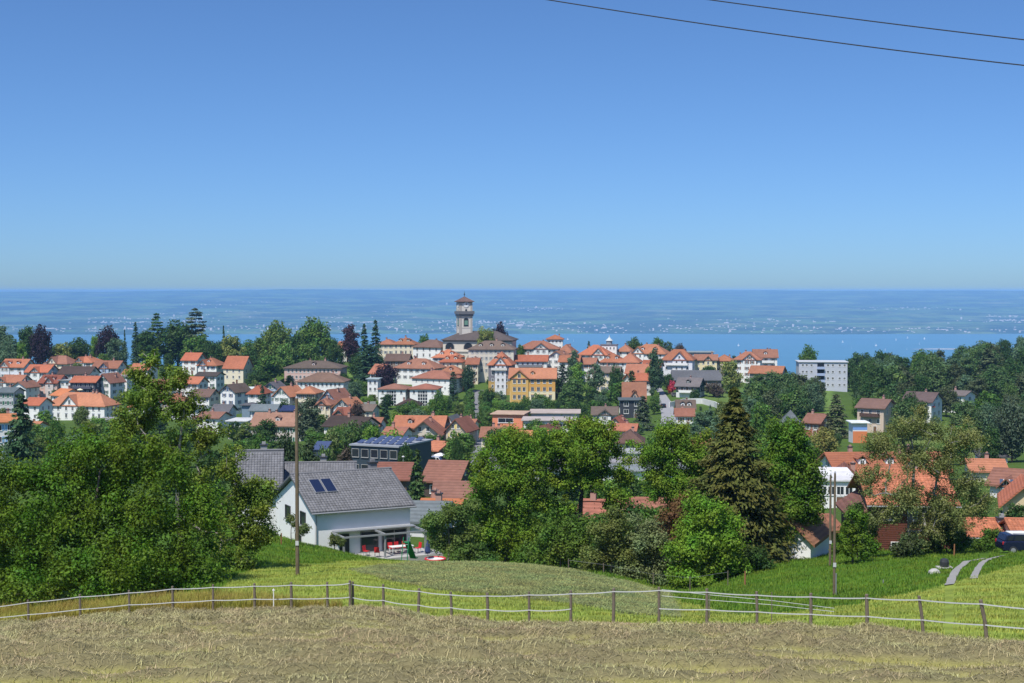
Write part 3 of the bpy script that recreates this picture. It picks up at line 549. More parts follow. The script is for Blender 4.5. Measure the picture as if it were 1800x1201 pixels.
# --- right of the church
rh = H_(863, 614, 600, 650, 80, 15, 'hip', (0.66, 0.60, 0.50), BRN, 'long cream town hall with brown roof below the church', -5, 9, side=4, st='s', sh=(0.36, 0.36, 0.33), ww=.7, wh=1.5, dorm=3, hipf=.45, name='town_hall', cat='town hall')
m_ = H_(878, 640, 619, 620, 40, 11, 'hip', (0.20, 0.19, 0.21), ORA, 'grey shingled house with arched white dormer and yellow timber base', -10, 3, wall='boards', cg=(.05, .5, .6, (0.72, 0.72, 0.74)), split=(7.5, 'boards', (0.48, 0.31, 0.10)), balc=1, wcol2=(0.62, 0.6, 0.55), hipf=.45)
H_(945, 613, 600, 690, 72, 14, 'hip', W_, ORA, 'white building with orange roof and classical front pediment', -4, 8, side=3, cg=(.08, .36, .75), st='s', sh=(0.45, 0.45, 0.45), hipf=.5)
H_(975, 596, 589, 715, 28, 8, 'hip', W_, ORA, 'white roof lantern tower with orange cap on the ridge', -4, 4, side=3, hipf=.9, chim=1, wh=1.0)
H_(932, 635, 625, 650, 58, 10, 'gx', W_, ORA, 'white house with orange roof and long terrace above the yellow school', -4, 6, balc=1, wcol2=(0.2, 0.2, 0.22))
y_ = H_(936, 665, 648, 600, 80, 14, 'gx', (0.62, 0.34, 0.09), ORA, 'yellow ochre school building with orange roof and front gable', -3, 7, side=3, cg=(-.29, .4, .85, (0.64, 0.40, 0.13)), split=(5.6, 'plaster', (0.76, 0.68, 0.46)), ww=1.25, wh=1.75, step=3.3, st='b', sh=(0.5, 0.3, 0.12), name='school', cat='school', dorm=1)
H_(978, 631, 618, 660, 40, 11, 'gy', W_, ORA, 'white gable house with orange roof behind the tall linden', -18, 3, st='s', sh=GY)
H_(992, 619, 606, 690, 28, 11, 'hip', W_, ORA, 'orange roofed house right of the pediment building', -16, 3, hipf=.4)
H_(1000, 636, 626, 645, 34, 10, 'gx', W_, ORA, 'white house with low orange roof behind the green trees', -10, 3)
H_(1042, 623, 607, 690, 52, 12, 'hip', W_, ORA, 'wide orange hipped roof left of the white domed turret', -18, 4, cg=(.2, .4, .7), hipf=.5)
H_(1075, 636, 622, 660, 42, 11, 'hip', (0.6, 0.55, 0.5), ORA, 'house with stepped orange roofs right of the wide hipped roof', -14, 4, hipf=.5, dorm=2)
H_(1105, 636, 621, 655, 34, 11, 'hip', W_, ORA, 'house with orange hipped roof next to the poplar', -14, 3, hipf=.5)
H_(1065, 655, 645, 620, 46, 10, 'gx', CREAM, BRN, 'cream house mostly hidden by garden trees', -10, 4)
H_(1097, 617, 607, 705, 26, 10, 'hip', W_, ORA, 'small orange roof beyond the domed turret', -14, 2, hipf=.45)
H_(1139, 621, 606, 690, 60, 12, 'hip', W_, ORA, 'white house with orange roof and front gable before the lake', -18, 5, side=3, cg=(-.3, .35, .75), hipf=.45, chim=2)
H_(1190, 632, 615, 665, 54, 12, 'hip', LAV, ORA, 'pale lilac house with orange roof and side balconies above the street', -14, 4, side=2, cg=(.08, .45, .8), balc=1, hipf=.4, chim=2)
H_(1228, 620, 617, 700, 52, 14, 'flat', (0.4, 0.42, 0.45), (0.34, 0.36, 0.38), 'grey flat roofed block behind the lilac house', -4, 6, chim=0, name='apartment_block', cat='apartment block')
H_(1241, 633, 624, 675, 38, 10, 'gx', (0.76, 0.66, 0.40), ORA, 'pale yellow house with orange roof on the ridge', -8, 4, cg=(.1, .35, .8))
H_(1272, 634, 624, 680, 32, 10, 'hip', CREAM, ORA, 'cream house with orange roof right of the pale yellow one', -12, 3, hipf=.4)
H_(1313, 632, 619, 665, 46, 12, 'hip', W_, ORA, 'white gabled house with orange roof behind the round linden', -14, 3, cg=(.1, .5, .8), hipf=.4, chim=2)
H_(1346, 628, 615, 690, 40, 11, 'gx', W_, ORA, 'white house with balconies and orange roof at the ridge end', -6, 3, balc=2, chim=2)
H_(1345, 656, 644, 640, 56, 10, 'gx', (0.28, 0.26, 0.24), ORA, 'grey timber barn with orange roof on the green slope', -24, 2, wall='boards', side=1, chim=0, name='barn', cat='barn')
H_(1226, 668, 652, 640, 84, 14, 'gx', (0.20, 0.19, 0.18), (0.11, 0.11, 0.12), 'long grey timber barn with dark roof behind the green chalet', -3, 5, wall='boards', side=1, chim=0, name='barn', cat='barn', attic=False)
gch = H_(1208, 679, 665, 595, 40, 12, 'gx', (0.02, 0.07, 0.06), (0.19, 0.18, 0.18), 'dark green chalet with grey roof and white balcony', -20, 4, wall='boards', split=(2.6, 'boards', (0.72, 0.72, 0.70)), balc=1, name='chalet')
H_(1121, 656, 641, 630, 42, 11, 'gx', W_, ORA, 'white house with orange roof and tall wall left of the poplar', -14, 3)
H_(1128, 669, 657, 605, 34, 11, 'gx', W_, ORA, 'white house with orange roof beside the street', 14, 3, fl=3)
H_(1115, 702, 673, 560, 38, 11, 'gx', (0.5, 0.3, 0.2), ORA, 'house with steep tall orange roof and small gable', -4, 3, cg=(.02, .5, .55), chim=1)
H_(1110, 704, 702, 530, 40, 11, 'flat', (0.045, 0.05, 0.06), GRY, 'black modern cube below the steep orange roof', -3, 2, chim=0, ww=1.8, wh=1.6)
H_(1206, 719, 704, 520, 30, 9, 'gx', W_, BRN, 'small house with dark brown roof beside the street', -4, 2, side=1)
H_(1204, 731, 719, 490, 30, 8, 'gx', W_, ORA, 'small house with orange roof strip before the dark brown roof', -4, 2, side=1)
H_(1063, 729, 716, 480, 42, 11, 'gx', W_, BRN, 'brown roofed house with white veranda gable left of the black cube', -4, 3, cg=(0, .52, .75))
H_(1082, 748, 735, 450, 26, 9, 'gy', (0.70, 0.52, 0.40), ORD, 'little salmon gable house below the white veranda gable', -16, 1)
H_(1098, 757, 746, 430, 36, 9, 'gx', CREAM, ORA, 'orange roofed house above the brown hipped roof', -10, 3)
H_(1107, 777, 757, 380, 44, 12, 'hip', (0.66, 0.60, 0.52), BRN, 'cream bungalow with brown hipped roof behind the oak', -6, 4, hipf=.5)
sm = H_(892, 729, 727, 460, 54, 12, 'flat', (0.75, 0.27, 0.15), (0.5, 0.3, 0.22), 'salmon coloured flat block with one long strip window', -10, 0, side=2, chim=0, name='office_block', cat='office block', door=False)
link('window', window_mesh(5.0, 1.5, ''), sm, (-.6, -6.0, sm['_H'] - 1.9))
H_(975, 727, 725, 470, 84, 14, 'flat', (0.62, 0.58, 0.54), (0.5, 0.47, 0.42), 'long beige flat roofed hall right of the salmon block', -3, 4, chim=0, ww=2.2, wh=.8, name='hall', cat='hall')
H_(965, 740, 739, 445, 90, 12, 'flat', (0.66, 0.64, 0.6), (0.6, 0.58, 0.54), 'lower hall with dark ribbon windows before the beige hall', -3, 7, chim=0, ww=1.9, wh=1.1, name='hall', cat='hall')
H_(868, 768, 752, 400, 44, 11, 'gx', CREAM, ORA, 'house with orange roof just above the ash tree', -4, 3, chim=2)
H_(950, 768, 750, 400, 26, 10, 'gy', W_, ORD, 'white gable house with red roof above the big oak', -30, 2)
H_(930, 766, 758, 395, 60, 9, 'gx', CREAM, ORB, 'long cream house with orange roof half hidden by the oak', -4, 6)
# white stepped apartment house behind the oak
H_(1055, 797, 795, 330, 135, 8, 'flat', W_, (0.4, 0.41, 0.42), 'top tier of the white terraced apartment house behind the oak', -3, 9, chim=0, ww=1.5, wh=1.3, name='apartment_block', cat='apartment block', group='white terraced apartments', door=False)
H_(1085, 824, 822, 300, 290, 9, 'flat', W_, (0.36, 0.37, 0.38), 'wide middle tier of the white terraced apartments behind the trees', -3, 14, chim=0, ww=1.9, wh=1.7, balc=1, name='apartment_block', cat='apartment block', group='white terraced apartments', door=False)
H_(1085, 856, 854, 275, 290, 9, 'flat', W_, (0.36, 0.37, 0.38), 'lowest tier of the white terraced apartments behind the trees', -3, 12, chim=0, ww=1.9, wh=1.7, balc=1, name='apartment_block', cat='apartment block', group='white terraced apartments', door=False)
H_(1175, 780, 765, 360, 34, 10, 'gx', W_, ORA, 'orange roof peeping out between the maple tops', -8, 3)
H_(1232, 786, 772, 350, 30, 9, 'gx', W_, ORA, 'orange roof just left of the big spruce', -8, 2)
H_(1268, 808, 792, 320, 26, 9, 'gx', W_, ORA, 'orange roof hidden behind the big spruce', -8, 2)
H_(1050, 914, 884, 175, 62, 9, 'gx', (0.66, 0.58, 0.44), ORD, 'cream house with red roof behind the oak trunk', -12, 3, side=2)
H_(1140, 905, 878, 170, 84, 9, 'gx', W_, ORD, 'white house with red roof hidden among the shrubs', -6, 4, side=2)
# --- the right-hand side
H_(1530, 717, 702, 440, 48, 11, 'gx', (0.56, 0.45, 0.36), (0.20, 0.13, 0.105), 'chalet with brown roof and dark gallery at the wood edge', -34, 3, side=2, balc=1, wcol2=(0.1, 0.06, 0.05), name='chalet')
H_(1612, 706, 690, 470, 50, 13, 'gx', W_, (0.115, 0.085, 0.08), 'white house with dark hipped roof and red parasol on its terrace', -32, 3, side=2, balc=1)
H_(1676, 695, 687, 520, 40, 10, 'gx', W_, (0.2, 0.17, 0.16), 'small white house with flat grey brown roof inside the wood', -40, 2, side=1)
H_(1427, 743, 728, 430, 30, 9, 'gx', (0.35, 0.14, 0.09), ORD, 'small red brick house with rusty roof under the wood', -34, 2, side=1)
H_(1390, 742, 722, 420, 30, 9, 'hip', (0.45, 0.44, 0.42), (0.16, 0.16, 0.17), 'grey hut with steep pointed roof among bushes', -10, 2, hipf=1.0, chim=0)
sb = H_(1512, 744, 742, 400, 25, 6, 'flat', (0.72, 0.72, 0.74), W_, 'block with white, blue and orange painted stripes below the chalet', -2, 0, side=0, chim=0, door=False, name='painted_block', cat='building')
mb = MB(); k = sb['_w'] / 2; mb.box(-k, k, -3.03, -3.0, sb['_H'] - 1.9, sb['_H'] - 1.1); mb.build('painted_stripe', M['paint'], sb, color=(0.2, 0.36, 0.72))
mb = MB(); mb.box(-k, k, -3.03, -3.0, 0, sb['_H'] - 2.3); mb.build('painted_stripe', M['paint'], sb, color=(0.66, 0.22, 0.09))
H_(1570, 828, 797, 250, 200, 12, 'gx', W_, ORA, 'very long house with orange roof behind the drooping tree', 4, 12, side=2, chim=3, cg=(-.42, .13, .6), dorm=3)
H_(1482, 846, 818, 225, 54, 10, 'hip', (0.5, 0.45, 0.4), ORD, 'red hipped roof above the white balconied block', -14, 3, hipf=.5)
ap = H_(1462, 846, 834, 205, 82, 12, 'shed', W_, (0.62, 0.63, 0.63), 'white three storey block with dark loggias left of the farmhouse', -6, 5, side=2, chim=0, ww=1.1, wh=1.3, name='apartment_block', cat='apartment block', ov=.4)
H_(1747, 816, 800, 330, 46, 11, 'hip', W_, (0.10, 0.09, 0.095), 'white house with dark hipped roof below the small meadow', -12, 3, hipf=.45, cg=(-.25, .45, .8))
H_(1738, 846, 826, 260, 56, 10, 'gx', CREAM, ORA, 'orange roofed house below the dark hipped one', -10, 3)
H_(1778, 864, 836, 215, 74, 12, 'gx', (0.66, 0.64, 0.62), ORD, 'white gable ended house with red roof near the right picture edge', -30, 3, side=2, cg=(-.1, .3, .6))
H_(1800, 892, 862, 180, 66, 11, 'gy', (0.62, 0.50, 0.32), ORA, 'cream house with orange gable roof cut by the right picture edge', -18, 2, st='s', sh=BS)
H_(1433, 948, 922, 150, 84, 9, 'gx', (0.4, 0.3, 0.22), ORA, 'house with orange roof behind the small awning', 6, 2, side=1)
H_(747, 922, 890, 165, 56, 8, 'gx', LAV, (0.16, 0.165, 0.175), 'house with dark grey roof just right of the white modern house', -8, 2, side=1)
H_(770, 900, 880, 180, 60, 8, 'gx', W_, ORB, 'house with bright orange ridge behind the small leafy tree', -6, 2)
# ---------------------------------------------------------------- trees
def leaves(pos, nrm, size, rng, slim=0.6, along=None):
    """one four-cornered leaf (or leaf cluster) for every position"""
    k = len(pos); nrm = nrm / np.linalg.norm(nrm, axis=1, keepdims=True)
    t = rng.normal(size=(k, 3)) if along is None else along + rng.normal(size=(k, 3)) * .25
    t -= nrm * (t * nrm).sum(1, keepdims=True); t /= np.linalg.norm(t, axis=1, keepdims=True) + 1e-9
    b = np.cross(nrm, t); L = (size * rng.uniform(.6, 1.35, k))[:, None]; Wd = L * slim
    V = np.stack([pos - t * L * .5, pos + b * Wd * .5 + t * L * .08, pos + t * L * .5, pos - b * Wd * .5 + t * L * .08], 1)
    V[:, 1] -= nrm * L * .08; V[:, 3] -= nrm * L * .08
    return V.reshape(-1, 3), np.arange(4 * k).reshape(-1, 4)
def puff_leaves(puffs, n, size, rng, droop=0.0, shell=0.55, soft=False):
    P = np.array(puffs, float); wgt = P[:, 3] ** 2; idx_ = rng.choice(len(P), n, p=wgt / wgt.sum())
    d = rng.normal(size=(n, 3)); d /= np.linalg.norm(d, axis=1, keepdims=True)
    r = P[idx_, 3] * (shell + (1 - shell) * rng.random(n)) * rng.uniform(.75, 1.12, n)
    if soft: r = P[idx_, 3] * np.abs(rng.normal(.72, .34, n))
    pos = P[idx_, :3] + d * r[:, None] * np.array([1, 1, .85]); pos[:, 2] -= droop * rng.random(n) * P[idx_, 3]
    nrm = d + np.array([0, 0, .45]) + rng.normal(size=(n, 3)) * .55
    return leaves(pos, nrm, size, rng)
def ell_puffs(ells, n, rng, rlo, rhi, inner=.35):
    """puffs spread through a union of ellipsoids (cx, cy, cz, rx, ry, rz)"""
    E = np.array(ells, float); vol = (E[:, 3] * E[:, 4] * E[:, 5]) ** .8; out_ = []
    for i in rng.choice(len(E), n, p=vol / vol.sum()):
        d = rng.normal(size=3); d /= np.linalg.norm(d); q = E[i, :3] + d * E[i, 3:] * (inner + (1 - inner) * rng.random()) * .9
        out_.append((*q, rng.uniform(rlo, rhi)))
    return out_
def limb_mesh(name, base, puffs, rng, r0, fork=0.35, bend=.3, share=1.0, lean=(0, 0), sides=5):
    """trunk and boughs that fork again and again on their way to the puffs of the crown"""
    mb = MB(); top = max(p[2] for p in puffs) * .78; B = Vector(base); ns = 9; nodes, par = [], []
    for i, t in enumerate(np.linspace(0, 1, ns)):
        nodes.append(B + Vector((lean[0] * t * t + math.sin(t * 5 + r0 * 40) * .035 * top * t, lean[1] * t * t + math.cos(t * 4 + r0 * 30) * .03 * top * t, (top - B.z) * t))); par.append(i - 1)
    zf = B.z + fork * (top - B.z); c0 = nodes[min(ns - 1, int(fork * ns) + 1)]
    for p in sorted(puffs, key=lambda p: (Vector(p[:3]) - c0).length):
        if rng.random() > share: continue
        q = Vector(p[:3]); best, bi = 1e9, 0
        for i, nn in enumerate(nodes):
            if i < ns and nn.z < zf: continue
            cst = (q - nn).length + .9 * max(0, nn.z - q.z - .2) * (1 - droop_ok) + (nn - c0).length * .12
            if cst < best: best, bi = cst, i
        s0 = nodes[bi]; dist = (q - s0).length
        m = s0.lerp(q, .5) + Vector((rng.normal() * .10, rng.normal() * .10, bend * .35 + rng.normal() * .08)) * dist * .55
        nodes.append(m); par.append(bi); nodes.append(q); par.append(len(nodes) - 2)
    cnt = [0] * len(nodes)
    for i in range(len(nodes) - 1, ns - 1, -1):
        cnt[i] = cnt[i] or 1
        if par[i] >= ns: cnt[par[i]] += cnt[i]
    rad = [r0 * (1.4 if i == 0 else 1) * (1 - .85 * i / (ns - 1)) + .01 for i in range(ns)] + [min(.35 * r0 + .02, r0 * .055 * math.sqrt(cnt[i]) + .008) for i in range(ns, len(nodes))]
    mb.tube(nodes[:ns], rad[:ns], 8)
    for i in range(ns, len(nodes)):
        if (i - ns) % 2 == 0:                                         # one curved twig per puff: fork, knee, tip
            a_, k_, q = nodes[par[i]], nodes[i], nodes[i + 1]; pts = [a_.lerp(k_, t).lerp(k_.lerp(q, t), t) for t in (0, .25, .5, .75, 1)]
            r1, r2 = min(rad[i] * 1.15, rad[par[i]]), rad[i + 1]; mb.tube(pts, [r1 + (r2 - r1) * t for t in (0, .25, .5, .75, 1)], sides, cap=False)
    return mb.mesh(name, M['bark'], True)
droop_ok = 0.0
PROTO = {}
def proto_round(key, seed, H=12.0, Wd=10.0, n=2600, npuff=46, size=.75, low=.16, tip=1.0, rl=(.9, 1.9), shell=.55):
    rng = np.random.default_rng(seed); c0 = H * (low + (1 - low) / 2); rz = H * (1 - low) / 2
    E = [(0, 0, c0, Wd * .40, Wd * .40, rz * .88), (rng.uniform(-.8, .8), rng.uniform(-.8, .8), c0 + rz * .42, Wd * .26 * tip, Wd * .26 * tip, rz * .52), (rng.uniform(-1.5, 1.5), rng.uniform(-1, 1), c0 - rz * .3, Wd * .42, Wd * .42, rz * .5)]
    P = ell_puffs(E, npuff, rng, *rl, inner=.55); V, F_ = puff_leaves(P, n, size, rng, shell=shell)
    me = np_mesh('crown', V, F_, M['leaf']); PROTO[key] = (me, limb_mesh('trunk', (0, 0, -.6), P[:14], rng, .28), H, Wd)
def conifer_leaves(rng, H, Wd, whorls, per, n_sp, size, low=.05, sharp=1.0, droop=.35):
    pos, nr, al = [], [], []
    for i in range(whorls):
        f = (i + rng.random() * .6) / whorls; z = H * (low + (1 - low) * f); r = Wd / 2 * (1 - f) ** sharp * rng.uniform(.8, 1.08) + .12
        for j in range(max(3, int(per * (1 - .5 * f)))):
            a = rng.uniform(0, 2 * math.pi); rj = r * rng.uniform(.7, 1.1); da = np.array([math.cos(a), math.sin(a), 0])
            u = np.sqrt(rng.random(n_sp)) * .95 + .06
            p = da[None] * (u * rj)[:, None] + rng.normal(size=(n_sp, 3)) * np.array([.09, .09, .05]) * (rj * .9 + .2)
            p[:, 2] += z - droop * u ** 1.5 * rj + .12 * rj * u ** 4
            pos.append(p); nr.append(np.tile(da * .45 + np.array([0, 0, .8]), (n_sp, 1)) + rng.normal(size=(n_sp, 3)) * .35); al.append(np.tile(da + np.array([0, 0, -droop]), (n_sp, 1)) + rng.normal(size=(n_sp, 3)) * .4)
    pos, nr, al = np.concatenate(pos), np.concatenate(nr), np.concatenate(al)
    return leaves(pos, nr, size, rng, .42, al)
def conifer(key, seed, H=14.0, Wd=6.0, whorls=20, per=9, n_sp=9, size=.75, low=.06, sharp=.9, droop=.35):
    rng = np.random.default_rng(seed); V, F_ = conifer_leaves(rng, H, Wd, whorls, per, n_sp, size, low, sharp, droop)
    mb = MB(); mb.tube([(0, 0, -.6), (0, 0, H * .5), (0, 0, H * .97)], [.26, .15, .03], 7)
    PROTO[key] = (np_mesh('crown', V, F_, M['needle']), mb.mesh('trunk', M['bark'], True), H, Wd)
proto_round('round', 1, 12, 10, 4200, 80, .72, .04, 1.1, (1.1, 2.0)); proto_round('round2', 2, 11, 10, 4200, 84, .68, .04, 1.2, (1.0, 1.9)); proto_round('round3', 3, 12, 9, 4000, 74, .72, .03, 1.3, (1.1, 1.9))
proto_round('tall', 5, 15, 8, 4200, 84, .7, .03, 1.3, (1.0, 1.8)); proto_round('loose', 6, 13, 9, 2900, 60, .66, .06, 1.2, (.8, 1.6), .3)
proto_round('dense', 7, 12, 11, 5200, 84, .68, .02, 1.5, (1.4, 2.3), .75); proto_round('willow', 8, 12, 10, 4200, 90, .6, .02, 1.2, (1.0, 1.7)); proto_round('shrub', 9, 3.0, 4.2, 1900, 40, .34, .0, 1.4, (.5, .9))
conifer('spruce', 11, 14, 6.5, 26, 12, 12, .85, .03, .8, .35); conifer('fir', 12, 13, 7.5, 22, 13, 12, .95, .02, .7, .25); conifer('cypress', 13, 12, 3.0, 30, 10, 8, .6, .01, .4, -.5); conifer('cedar', 14, 16, 9, 16, 9, 30, .9, .2, .55, .1)
def town_tree(px, yt, Y, wpx, kind, c, label, group=None, ell=1.0, cat='tree', name=None, rs=0, dark=None):
    me, tr, H, Wd = PROTO[kind]; p = at(px, yt, Y); g = gz(p.x, Y); h = max(p.z - g, 1.5); wm = wpx * Y / FPX
    conif = kind in ('spruce', 'fir', 'cypress', 'cedar')
    o = empty(name or ('conifer' if conif else 'shrub' if kind == 'shrub' else 'deciduous_tree'), (p.x, Y, g), (px * 1.7 + yt + rs) % 6.28); o.scale = (wm / Wd, wm / Wd * ell, h / H)
    tag(o, label, cat, group); link('crown', me, o, color=(c[0] * K_, c[1] * K_, c[2] * K_)); link('trunk', tr, o, color=(0.10, 0.08, 0.06))
    return o
K_ = 1.9
DG = (0.028, 0.058, 0.015); MG = (0.047, 0.095, 0.018); LG = (0.085, 0.155, 0.025); OL = (0.12, 0.145, 0.04); GG = (0.06, 0.10, 0.055); PUR = (0.022, 0.014, 0.022); FIR = (0.022, 0.048, 0.024); BROWNISH = (0.09, 0.085, 0.035)
T = town_tree
# the ridge on the left, trees that stand out one by one
for a in [
 (250, 588, 738, 40, 'dense', DG, 'dark rounded tree between the small fir and the pine'), (330, 592, 738, 56, 'dense', MG, 'green rounded tree behind the cedar foot'), (386, 596, 738, 46, 'round', DG, 'dark tree under the lone skyline spruce'), (440, 598, 735, 50, 'dense', MG, 'green tree left of the big olive green tree'), (462, 590, 715, 44, 'round3', (0.06, 0.1, 0.022), 'egg-shaped tree against the big olive green tree'), (580, 592, 730, 40, 'dense', DG, 'dark rounded tree right of the biggest ridge tree'), (600, 600, 735, 36, 'round', MG, 'green tree left of the dark red beech'), (100, 606, 740, 40, 'dense', DG, 'low dark tree behind the olive yellow tree'),
 (4, 572, 715, 46, 'tall', GG, 'grey green tree at the left picture edge on the ridge'), (48, 568, 725, 44, 'round', DG, 'dark green tree left of the copper beech on the ridge'),
 (70, 572, 700, 44, 'dense', PUR, 'nearly black copper beech at the far left of the ridge'), (38, 600, 690, 26, 'round2', LG, 'bright green tree below the grey green edge tree'),
 (20, 592, 690, 40, 'round3', GG, 'dull green tree in the left corner of the ridge'), (108, 599, 705, 42, 'round', OL, 'olive yellow tree between two copper beeches'), (140, 594, 715, 48, 'dense', DG, 'low dark green tree left of the second copper beech'),
 (190, 573, 725, 46, 'dense', PUR, 'second copper beech with rounded dark purple head'), (166, 587, 735, 24, 'round2', LG, 'light green tree top left of the second copper beech'), (207, 592, 705, 50, 'willow', GG, 'grey green weeping tree before the second copper beech'),
 (219, 578, 730, 10, 'spruce', FIR, 'thin pointed conifer behind the weeping tree'), (238, 565, 725, 22, 'fir', FIR, 'small dark fir left of the pine group'), (276, 550, 725, 52, 'cedar', DG, 'dark pine with layered top behind the pear tree'),
 (262, 580, 715, 50, 'tall', DG, 'dark tree directly behind the pear tree top'), (312, 564, 725, 78, 'dense', DG, 'broad dark green tree left of the tall cedar'), (343, 541, 730, 62, 'cedar', (0.05, 0.07, 0.04), 'tall cedar with flat tiered top rising above the ridge'),
 (345, 585, 705, 70, 'round', MG, 'broad tree at the foot of the tall cedar'), (393, 571, 740, 14, 'spruce', FIR, 'lone small dark spruce on the skyline'), (408, 587, 700, 56, 'round2', OL, 'olive yellow tree above the steep orange roof'), (368, 600, 695, 56, 'dense', DG, 'dark tree between cedar and olive yellow tree'),
 (484, 565, 700, 64, 'dense', (0.07, 0.11, 0.025), 'big rounded olive green tree on the ridge'), (551, 559, 700, 74, 'dense', (0.06, 0.11, 0.022), 'biggest rounded green tree on the ridge'), (520, 582, 690, 50, 'round', DG, 'dark tree between the two big rounded trees'),
 (440, 618, 665, 62, 'dense', DG, 'dark green tree right of the steep orange roof'), (470, 622, 650, 56, 'round3', MG, 'green tree left of the pink school'), (500, 598, 660, 48, 'round', (0.07, 0.13, 0.03), 'lighter green tree before the two big rounded trees'), (545, 600, 670, 60, 'round2', (0.06, 0.11, 0.025), 'lower part tree above the pink school roof'),
 (455, 650, 635, 50, 'dense', DG, 'dark tree hiding the slope left of the pink school'), (590, 600, 690, 36, 'dense', DG, 'dark green tree right of the pink school roof'), (615, 569, 715, 40, 'tall', (0.04, 0.022, 0.03), 'dark red beech on the ridge left of the spruces'),
 (640, 568, 680, 34, 'spruce', FIR, 'left spruce of the tall pair before the lake'), (660, 561, 680, 34, 'spruce', FIR, 'right and taller spruce of the pair before the lake'), (650, 605, 660, 60, 'fir', FIR, 'broad fir at the foot of the spruce pair'), (632, 620, 665, 46, 'dense', DG, 'dark round tree left of the broad fir'),
 (745, 584, 735, 28, 'round', MG, 'round tree behind the white house left of the church'), (856, 572, 672, 46, 'round2', OL, 'yellow green linden in front of the church nave'), (880, 567, 700, 32, 'dense', PUR, 'dark purple beech behind the church nave'),
 (916, 603, 690, 22, 'round', MG, 'small tree between town hall and pediment building'), (1035, 599, 720, 14, 'fir', FIR, 'little dark fir beside the domed turret'), (1116, 593, 715, 32, 'dense', (0.04, 0.075, 0.02), 'round dark tree on the skyline right of the domed turret'),
 (1156, 590, 720, 30, 'round', MG, 'feathery tree on the skyline above the orange roofs'), (1172, 597, 720, 34, 'loose', GG, 'lighter tree on the skyline next to the feathery one'), (1195, 604, 722, 26, 'dense', (0.05, 0.04, 0.03), 'dark brownish tree at the skyline near the flat block'),
 (1420, 607, 690, 40, 'dense', MG, 'round green tree rising above the grey apartment block'), (1284, 631, 615, 48, 'round2', OL, 'round olive linden above the big spruce'), (1246, 626, 690, 12, 'round', DG, 'small dark tree behind the grey flat block'),
 (1290, 622, 705, 20, 'loose', DG, 'dark bush behind the orange roofs near the lake'), (1255, 672, 600, 40, 'shrub', (0.05, 0.04, 0.03), 'dark brown bush right of the green chalet'),
]: T(*a, group='trees on the town ridge')
